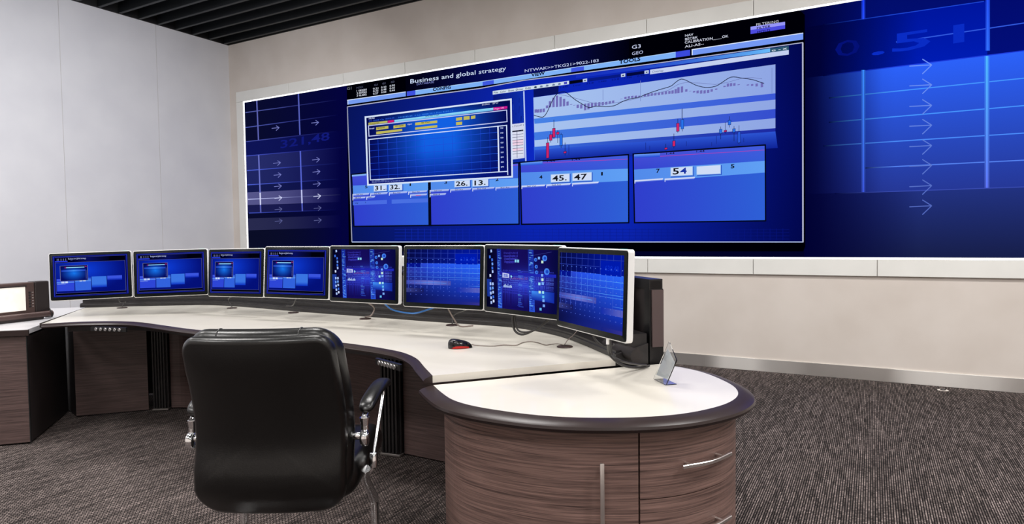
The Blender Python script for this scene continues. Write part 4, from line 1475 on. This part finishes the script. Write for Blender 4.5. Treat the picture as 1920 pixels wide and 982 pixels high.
def copy_tree(o, parent=None):
    c = o.copy()
    COL.objects.link(c)
    c.parent = parent
    for ch in list(o.children): copy_tree(ch, c)
    return c


protos = {}
MON = [  # position of the centre, yaw, lean, roll, picture, label
    (-4.804, 2.542, 1.065, .795, -.071, .021, 'status', 'leftmost monitor of the row, next to the bronze console'),
    (-4.390, 2.864, 1.072, .613, -.074, .020, 'status', 'second monitor from the left, angled right, with blue window tiles'),
    (-3.820, 2.962, 1.077, .101, -.070, .008, 'status', 'third monitor from the left, standing before the corner of the two walls'),
    (-3.212, 2.940, 1.089, .137, -.068, -.008, 'status', 'fourth monitor from the left, rightmost one showing the window tiles'),
    (-2.580, 2.862, 1.093, .041, -.036, -.005, 'city', 'violet code picture monitor behind the chair, left one of the two'),
    (-1.981, 2.804, 1.093, .024, -.049, -.004, 'grid', 'blue grid picture monitor between the two violet code pictures'),
    (-1.437, 2.668, 1.095, -.276, -.022, -.012, 'city', 'violet code picture monitor overlapped by the nearest monitor'),
    (-0.958, 2.337, 1.085, -.624, -.028, -.009, 'grid', 'nearest monitor, grid picture, white side visible, beside the end cabinet')]
MONO = []
for (x, y, z, yaw, lean, roll, kind, lab) in MON:
    if kind not in protos:
        protos[kind] = o = make_monitor(kind)
    else:
        o = copy_tree(protos[kind])
    Rz = Matrix.Rotation(yaw, 4, 'Z') @ Matrix.Rotation(-lean * -1, 4, 'X') @ Matrix.Rotation(-roll, 4, 'Y')
    o.matrix_world = Matrix.Translation((x, y, z)) @ Rz
    tag(o, lab, 'monitor', 'monitors along the back of the desk')
    MONO.append(o)

bpy.context.view_layer.update()
# each monitor's own arm: reaches back to a post that stands on the rail
for o, t in zip(MONO, (.79, .72, .50, .485, .52, .56, .43, .36)):
    m4 = o.matrix_world
    inv = m4.inverted()
    a = m4 @ Vector((0, .05, -.01))
    d = (m4.to_3x3() @ Vector((0, 1, 0)))
    d.z = 0
    d.normalize()
    c = a + d * (t - .05)
    if o is MONO[7]: c = m4 @ Vector((-.28, .30, 0))
    c.z = a.z
    zr = ZT + .1005
    MB().cyl(inv @ a, inv @ c, .017, 16).build('arm', M['plastic'], o, 40)
    MB().cyl(inv @ Vector((c.x, c.y, zr + .012)), inv @ Vector((c.x, c.y, c.z + .03)), .024, 20).build('post', M['plastic'], o, 40)
    MB().cyl(inv @ Vector((c.x, c.y, zr)), inv @ Vector((c.x, c.y, zr + .012)), .042, 24, bev=.002).build('post_base', M['plastic'], o, 40)
# leads that hang from the monitors to the grommets and the rail: each belongs to its monitor


def lead(mon, pts, r, matn='cable', name='cable'):
    g = MB()
    inv = mon.matrix_world.inverted()
    g.tube([inv @ Vector(p) for p in spline([Vector(p) for p in pts], 6)], r, 8)
    return g.build(name, M[matn], mon, 60)


def mp_(i, x, y, z): return MONO[i].matrix_world @ Vector((x, y, z))


g0 = [Vector((p.x, p.y, ZT + .0135)) for p in GR]
lead(MONO[0], [mp_(0, .16, .02, -.16), mp_(0, .16, .05, -.2), g0[0] + Vector((.05, .0, .04)), g0[0]], .004)
lead(MONO[2], [mp_(2, -.04, .02, -.16), g0[1] + Vector((-.01, -.02, .06)), g0[1]], .004)
lead(MONO[3], [mp_(3, -.02, .03, -.16), mp_(3, -.12, .12, -.215), mp_(3, -.24, .2, -.225)], .004)
lead(MONO[4], [mp_(4, .0, .03, -.16), g0[3] + Vector((.06, .02, .06)), g0[3] + Vector((.06, -.01, .015)), g0[3]], .005, 'grey_cable')
lead(MONO[5], [mp_(5, .16, .02, -.16), g0[4] + Vector((.01, .01, .05)), g0[4]], .004)
lead(MONO[5], [mp_(5, .02, .02, -.16), mp_(5, .04, .05, -.22), mp_(5, .07, .07, -.262), mp_(5, .12, .12, -.26)], .004, 'grey_cable')
lead(MONO[6], [mp_(6, -.06, .01, -.165), mp_(6, -.062, .01, -.20), mp_(6, -.05, .015, -.245), mp_(6, -.01, .03, -.258), mp_(6, .05, .06, -.225), mp_(6, .10, .08, -.18)], .0055)
lead(MONO[6], [mp_(6, -.05, .015, -.165), mp_(6, -.052, .015, -.20), mp_(6, -.03, .025, -.245), mp_(6, .04, .05, -.235), mp_(6, .12, .09, -.17)], .0045)
lead(MONO[7], [mp_(7, -.03, .03, -.16), mp_(7, -.02, .05, -.20), mp_(7, .02, .07, -.22), mp_(7, .07, .07, -.20)], .004)
lead(MONO[7], [mp_(7, .115, .012, -.178), at_z(1142, 660, .84), at_z(1152, 674, .81), at_z(1172, 686, .775), at_z(1198, 688.6, ZB + .010), at_z(1214, 686.2, ZB + .009), at_z(1217, 685.2, ZB + .010)], .0055)
lead(MONO[7], [mp_(7, .115, .022, -.165), at_z(1147, 662, .85), at_z(1164, 676, .825), at_z(1192, 682.5, .785), at_z(1212, 684, ZB + .016)], .0045)
g = MB()
inv = MONO[7].matrix_world.inverted()
g.cyl((.115, .012, -.190), (.115, .012, -.166), .006, 12)
g.build('plug', M['white_plug'], MONO[7], 40)
# blue network lead lying on the rail
g = MB()
g.tube([mp_(4, .08, .10, -.178), mp_(4, .16, .07, -.205), mp_(4, .27, .07, -.218), mp_(5, -.22, .09, -.205), mp_(5, -.14, .13, -.175)], .0045, 8, smooth=6)
tag(g.build('network_cable', M['blue_cable'], None, 60), 'bright blue cable sagging behind the monitors above the black rail', 'cable')

# ------------------------------------------------------------------ mouse
mp0 = at_z(863, 652, ZT)
mouse = empty('computer_mouse', (mp0.x, mp0.y, ZT), math.radians(40))
tag(mouse, 'black corded mouse glowing red at its side on the white worktop', 'mouse')
g = MB()
NU, NV_ = 24, 12
rows = []
for j in range(NV_ + 1):
    t = j / NV_
    row = []
    for i in range(NU):
        a = 2 * PI * i / NU
        k = math.cos(t * PI / 2) ** .5 if j < NV_ else 0.02
        x = .058 * math.cos(a) * k
        y = .034 * math.sin(a) * k * (1 - .16 * math.cos(a))
        z = .001 + .039 * math.sin(t * PI / 2) ** .85 * (1 - .30 * (x / .058))
        row.append(g.bm.verts.new((x - .006 * math.sin(t * PI / 2), y, z)))
    rows.append(row)
for A_, B_ in zip(rows, rows[1:]):
    for i in range(NU): g.bm.faces.new((A_[i], A_[(i + 1) % NU], B_[(i + 1) % NU], B_[i]))
g.bm.faces.new(rows[0][::-1])
g.build('body', M['gloss_mouse'], mouse, 60)
g = MB()
rr = []
for z in (.0015, .005, .010, .0125):
    rr.append([g.bm.verts.new((.0565 * math.cos(a) * (1 - z * 1.5), .0353 * math.sin(a) * (1 - .16 * math.cos(a)) * (1 - z * 2.4), z * (.5 + .5 * math.sin((a - 3.6) / 1.9 * PI)) + .001)) for a in [3.6 + 1.9 * k / 16 for k in range(17)]])
for A_, B_ in zip(rr, rr[1:]):
    for i in range(16): g.bm.faces.new((A_[i], A_[i + 1], B_[i + 1], B_[i]))
g.build('sensor_glow', M['red_glow'], mouse, 60)['label'] = 'red glowing lower side'
g = MB().box((.022, -.003, .022), (.032, .003, .0315), .002)
g.build('scroll_wheel', M['plastic'], mouse, 40)
inv = (Matrix.Translation((mp0.x, mp0.y, ZT)) @ Matrix.Rotation(math.radians(40), 4, 'Z')).inverted()
cpts = [at_z(u, v, ZT + .003) for u, v in [(884, 648), (896, 647.5), (925, 648.5), (945, 646.5), (967, 647), (980, 642), (995, 640), (1010, 642.5), (1023, 646.5), (1034, 645), (1046, 647.5), (1056, 650)]]
cpts[-1].z += .009
cpts[-2].z += .008
cpts[0].z += .006
g = MB()
g.tube([inv @ p for p in spline(cpts, 5)], .0022, 8)
g.build('cord', M['grey_cable'], mouse, 60)
g = MB()
p5 = g0[5]
g.tube([inv @ Vector(p) for p in spline([p5, p5 + Vector((.005, .03, .02)), p5 + Vector((.02, .05, .035)), p5 + Vector((.035, .075, .06))], 5)], .0022, 8)
g.build('cord', M['grey_cable'], mouse, 60)

# ------------------------------------------------------------------ acrylic sign holder
sg = empty('sign_holder', (-.66, 2.35, ZB))
tag(sg, 'small clear acrylic sign holder leaning on the white top of the end cabinet', 'sign holder')
b0 = at_z(1225, 712, ZB + .001)
b1 = at_z(1245.5, 722.5, ZB + .001)
dx = (b1 - b0)
dx.z = 0
wS = dx.length
dx.normalize()
bk = Vector((-dx.y, dx.x, 0))
if bk.dot(Vector((1, .3, 0))) < 0: bk = -bk
lean = bk * .42 + Vector((0, 0, 1))
lean.normalize()
nrm = dx.cross(lean).normalized()
Mx = Matrix((dx, nrm, lean)).transposed().to_4x4()
Mx.translation = b0 + Vector((0, 0, .002))
inv = Mx.inverted()


def on_plate(u, v):
    d = ray(u, v)
    o3 = Vector((0, 0, CH))
    t = (Mx.translation - o3).dot(nrm) / d.dot(nrm)
    q = inv @ (o3 + d * t)
    return (q.x, q.z)


outl = [on_plate(1225.5, 710.5), on_plate(1249.5, 721), on_plate(1269, 675), on_plate(1255, 640)]


def plate(outl, y0, y1):
    g = MB()
    g.faces([(x, y0, z) for x, z in outl] + [(x, y1, z) for x, z in outl], [(0, 1, 2, 3), (7, 6, 5, 4), (0, 4, 5, 1), (1, 5, 6, 2), (2, 6, 7, 3), (3, 7, 4, 0)])
    bmesh.ops.transform(g.bm, matrix=Mx, verts=g.bm.verts)
    return g


sub(plate(outl, -.002, .002), 'front_plate', 'acrylic', sg)
cn = [sum(p[i] for p in outl) / 4 for i in (0, 1)]
sgn = 1 if nrm.dot(bk) > 0 else -1
sub(plate([(cn[0] + (x - cn[0]) * .86, cn[1] + (z - cn[1]) * .70) for x, z in outl], .0026 * sgn, .0036 * sgn), 'insert', 'paper', sg)
Mf = Matrix((dx, bk, Vector((0, 0, 1)))).transposed().to_4x4()
Mf.translation = b0
sub(MB().box((0, .004, .0006), (wS, .05, .0030), .0008, M=Mf, seg=1), 'foot_plate', 'acrylic', sg)

# ------------------------------------------------------------------ floor socket by the skirting
p = at_z(1768, 732, 0)
fs = empty('floor_socket', (p.x, p.y, 0))
tag(fs, 'small round metal socket in the carpet beside the steel skirting', 'socket')
MB().lathe([(0, 0.0005), (.038, 0.0005), (.040, .003), (.034, .007), (.026, .008), (0, .008)], 28).build('rim', M['nickel'], fs, 40)
MB().lathe([(0, 0.0081), (.022, .0081), (.018, .014), (0, .016)], 24).build('lid', M['console_dark'], fs, 40)

# ------------------------------------------------------------------ office chair
AL = .52
chair = empty('office_chair', (-1.694, 1.423, 0), AL)
tag(chair, 'black leather armchair with chrome arms seen from behind, standing in front of the desk', 'chair')


def cushion(w_, h_, t_, rc, rd, fn, nr=7, ns=8, rb=None):
    """soft slab in the x-z plane, thickness along y, corner radius rc, edge rounding rd; fn deforms"""
    g = MB()

    def outline(inset, k=8):
        ww, hh = w_ - 2 * inset, h_ - 2 * inset
        pts = []
        for sx, sz, a0 in ((1, 1, 0), (-1, 1, 90), (-1, -1, 180), (1, -1, 270)):
            r = max(.004, (rc if sz > 0 else rb or rc) - inset)
            for i in range(k + 1):
                t = math.radians(a0 + 90 * i / k)
                pts.append((sx * (ww / 2 - r) + r * math.cos(t), sz * (hh / 2 - r) + r * math.sin(t)))
            # straight run to next corner is subdivided
        out = []
        n = len(pts)
        for i in range(n):
            a_, b2 = pts[i], pts[(i + 1) % n]
            out.append(a_)
            d_ = math.hypot(b2[0] - a_[0], b2[1] - a_[1])
            if (i + 1) % (k + 1) == 0:
                m_ = 8
                for q in range(1, m_): out.append((a_[0] + (b2[0] - a_[0]) * q / m_, a_[1] + (b2[1] - a_[1]) * q / m_))
        return out
    rings = []
    # centre to rim of back face, around, to centre of front face
    spec = []
    for k in range(1, ns + 1): spec.append(('cap', -1, k / ns))
    for k in range(1, nr * 2): spec.append(('rim', 0, k / (nr * 2)))
    for k in range(ns, 0, -1): spec.append(('cap', 1, k / ns))
    base = outline(rd)
    for kind, sgn, t in spec:
        if kind == 'cap':
            dome = (1 - t * t) * rd * .25
            ring = [(x * t, sgn * (t_ / 2 + dome), z * t) for x, z in base]
        else:
            th = -PI / 2 + PI * t
            ins = rd * (1 - math.cos(th))
            ring = [(x, math.sin(th) * t_ / 2, z) for x, z in outline(ins)]
        rings.append([g.bm.verts.new(fn(*p)) for p in ring])
    for A_, B_ in zip(rings, rings[1:]):
        n = len(A_)
        for i in range(n): g.bm.faces.new((A_[i], A_[(i + 1) % n], B_[(i + 1) % n], B_[i]))
    g.bm.faces.new(rings[0])
    g.bm.faces.new(rings[-1])
    return g


HB = .592


def bend(x, y, z):
    # z measured from centre; reclined with a soft lumbar curve
    t = z / HB + .5
    y2 = y - .165 * t + .02 + .025 * math.sin(max(0, t - .3) * PI / .7)
    y2 -= .046 * math.exp(-((t - .16) / .15) ** 2)
    y2 += .08 * (abs(x) / .25) ** 2.4 * (.5 + .3 * math.sin(t * PI))
    y2 -= .03 * max(0, t - .85) / .15 * -1
    w2 = .958 + .022 * math.sin(t * PI) - .03 * (t - .3)
    return (x * w2, y2, z + .712)


cushf = lambda x, y, z: bend(x, y + .056, z + .026)
cushion(.500, HB, .055, .055, .022, bend, rb=.09).build('backrest_shell', M['leather'], chair, 60)
cushion(.520, HB - .02, .08, .085, .036, cushf).build('backrest_cushion', M['leather'], chair, 60)
# sewn piping and roll along the top of the cushion
for s in (-1, 1):
    pts = [cushf(s * .135, .0405 * math.sin(th), (HB - .02) / 2 - .036 + .0365 * math.cos(th)) for th in [-PI / 2 + PI * k / 10 for k in range(11)]]
    MB().tube(pts, .0022, 6, smooth=0).build('seam', M['leather'], chair, 60)


def seatf(x, y, z):
    # cushion slab laid flat: z->y, y->z
    return (x, z + .305, -y + .480 - .03 * max(0, (z - .12)) * 6 * max(0, z - .12) + .018 * (abs(x) / .25) ** 2)


cushion(.53, .53, .13, .07, .055, seatf).build('seat', M['leather'], chair, 60)
for s in (-1, 1):
    n = 'armrest'
    arm = MB()
    # pad: curved tapering loft
    pts = [(s * .288, .085, .722), (s * .292, .14, .742), (s * .297, .22, .757), (s * .300, .31, .762), (s * .298, .385, .752), (s * .297, .402, .742)]
    pp = spline([Vector(p) for p in pts], 5)
    rings = []
    L = len(pp)
    for i, p in enumerate(pp):
        t = i / (L - 1)
        e = min(1, math.sqrt(max(.02, 1 - (2 * t - 1) ** 10)))
        wv, hv = (.029 - .004 * abs(t - .5)) * e, .017 * e
        rings.append([arm.bm.verts.new((p.x + wv * math.copysign(abs(math.cos(a)) ** .8, math.cos(a)), p.y, p.z + hv * math.copysign(abs(math.sin(a)) ** .8, math.sin(a)))) for a in [2 * PI * k / 20 for k in range(20)]])
    for A_, B_ in zip(rings, rings[1:]):
        for i in range(20): arm.bm.faces.new((A_[i], A_[(i + 1) % 20], B_[(i + 1) % 20], B_[i]))
    arm.bm.faces.new(rings[0])
    arm.bm.faces.new(rings[-1])
    pad = arm.build('armrest', M['leather'], chair, 60)
    g = MB()
    g.tube([(s * .287, .080, .700), (s * .292, .14, .722), (s * .297, .22, .738), (s * .300, .31, .743), (s * .298, .385, .734)], .011, 10, smooth=4)
    g.cyl((s * .287, .088, .700), (s * .287, .088, .668), .017, 18, r2=.013)
    g.tube([(s * .287, .088, .672), (s * .289, .085, .63)], .014, 14)
    g.build('arm_bracket', M['chrome'], chair, 50)
    g = MB().cyl((s * .225, .078, .640), (s * .302, .078, .640), .0125, 20, bev=.002)
    g.cyl((s * .276, .078, .634), (s * .300, .078, .634), .027, 26, bev=.003)
    g.build('pivot', M['chrome'], chair, 50)
    g = MB()
    g.tube([(s * .298, .372, .732), (s * .297, .36, .70), (s * .290, .29, .60), (s * .284, .235, .515)], .0065, 12, smooth=6)
    g.cyl((s * .284, .238, .530), (s * .284, .228, .478), .0155, 20, bev=.002)
    g.build('arm_tube', M['chrome'], chair, 50)
    g = MB()
    g.tube([(s * .262, .20, .485), (s * .252, .235, .44), (s * .252, .37, .315), (s * .252, .39, .28), (s * .252, .395, .22), (s * .252, .40, .06), (s * .252, .39, .022), (s * .252, .35, .0145), (s * .255, .1, .0145), (s * .265, -.08, .0145)], .0165, 14, smooth=5)
    g.build('leg', M['chrome_leg'], chair, 50)
    MB().tube([(s * .283, .235, .478), (s * .24, .24, .44), (s * .1, .24, .405), (0, .24, .402)], .011, 12, smooth=4).build('seat_bar', M['chrome'], chair, 50)
MB().tube([(-.265, -.08, .0145), (-.2, -.085, .0145), (.2, -.085, .0145), (.265, -.08, .0145)], .0125, 12).build('floor_bar', M['chrome'], chair, 50)
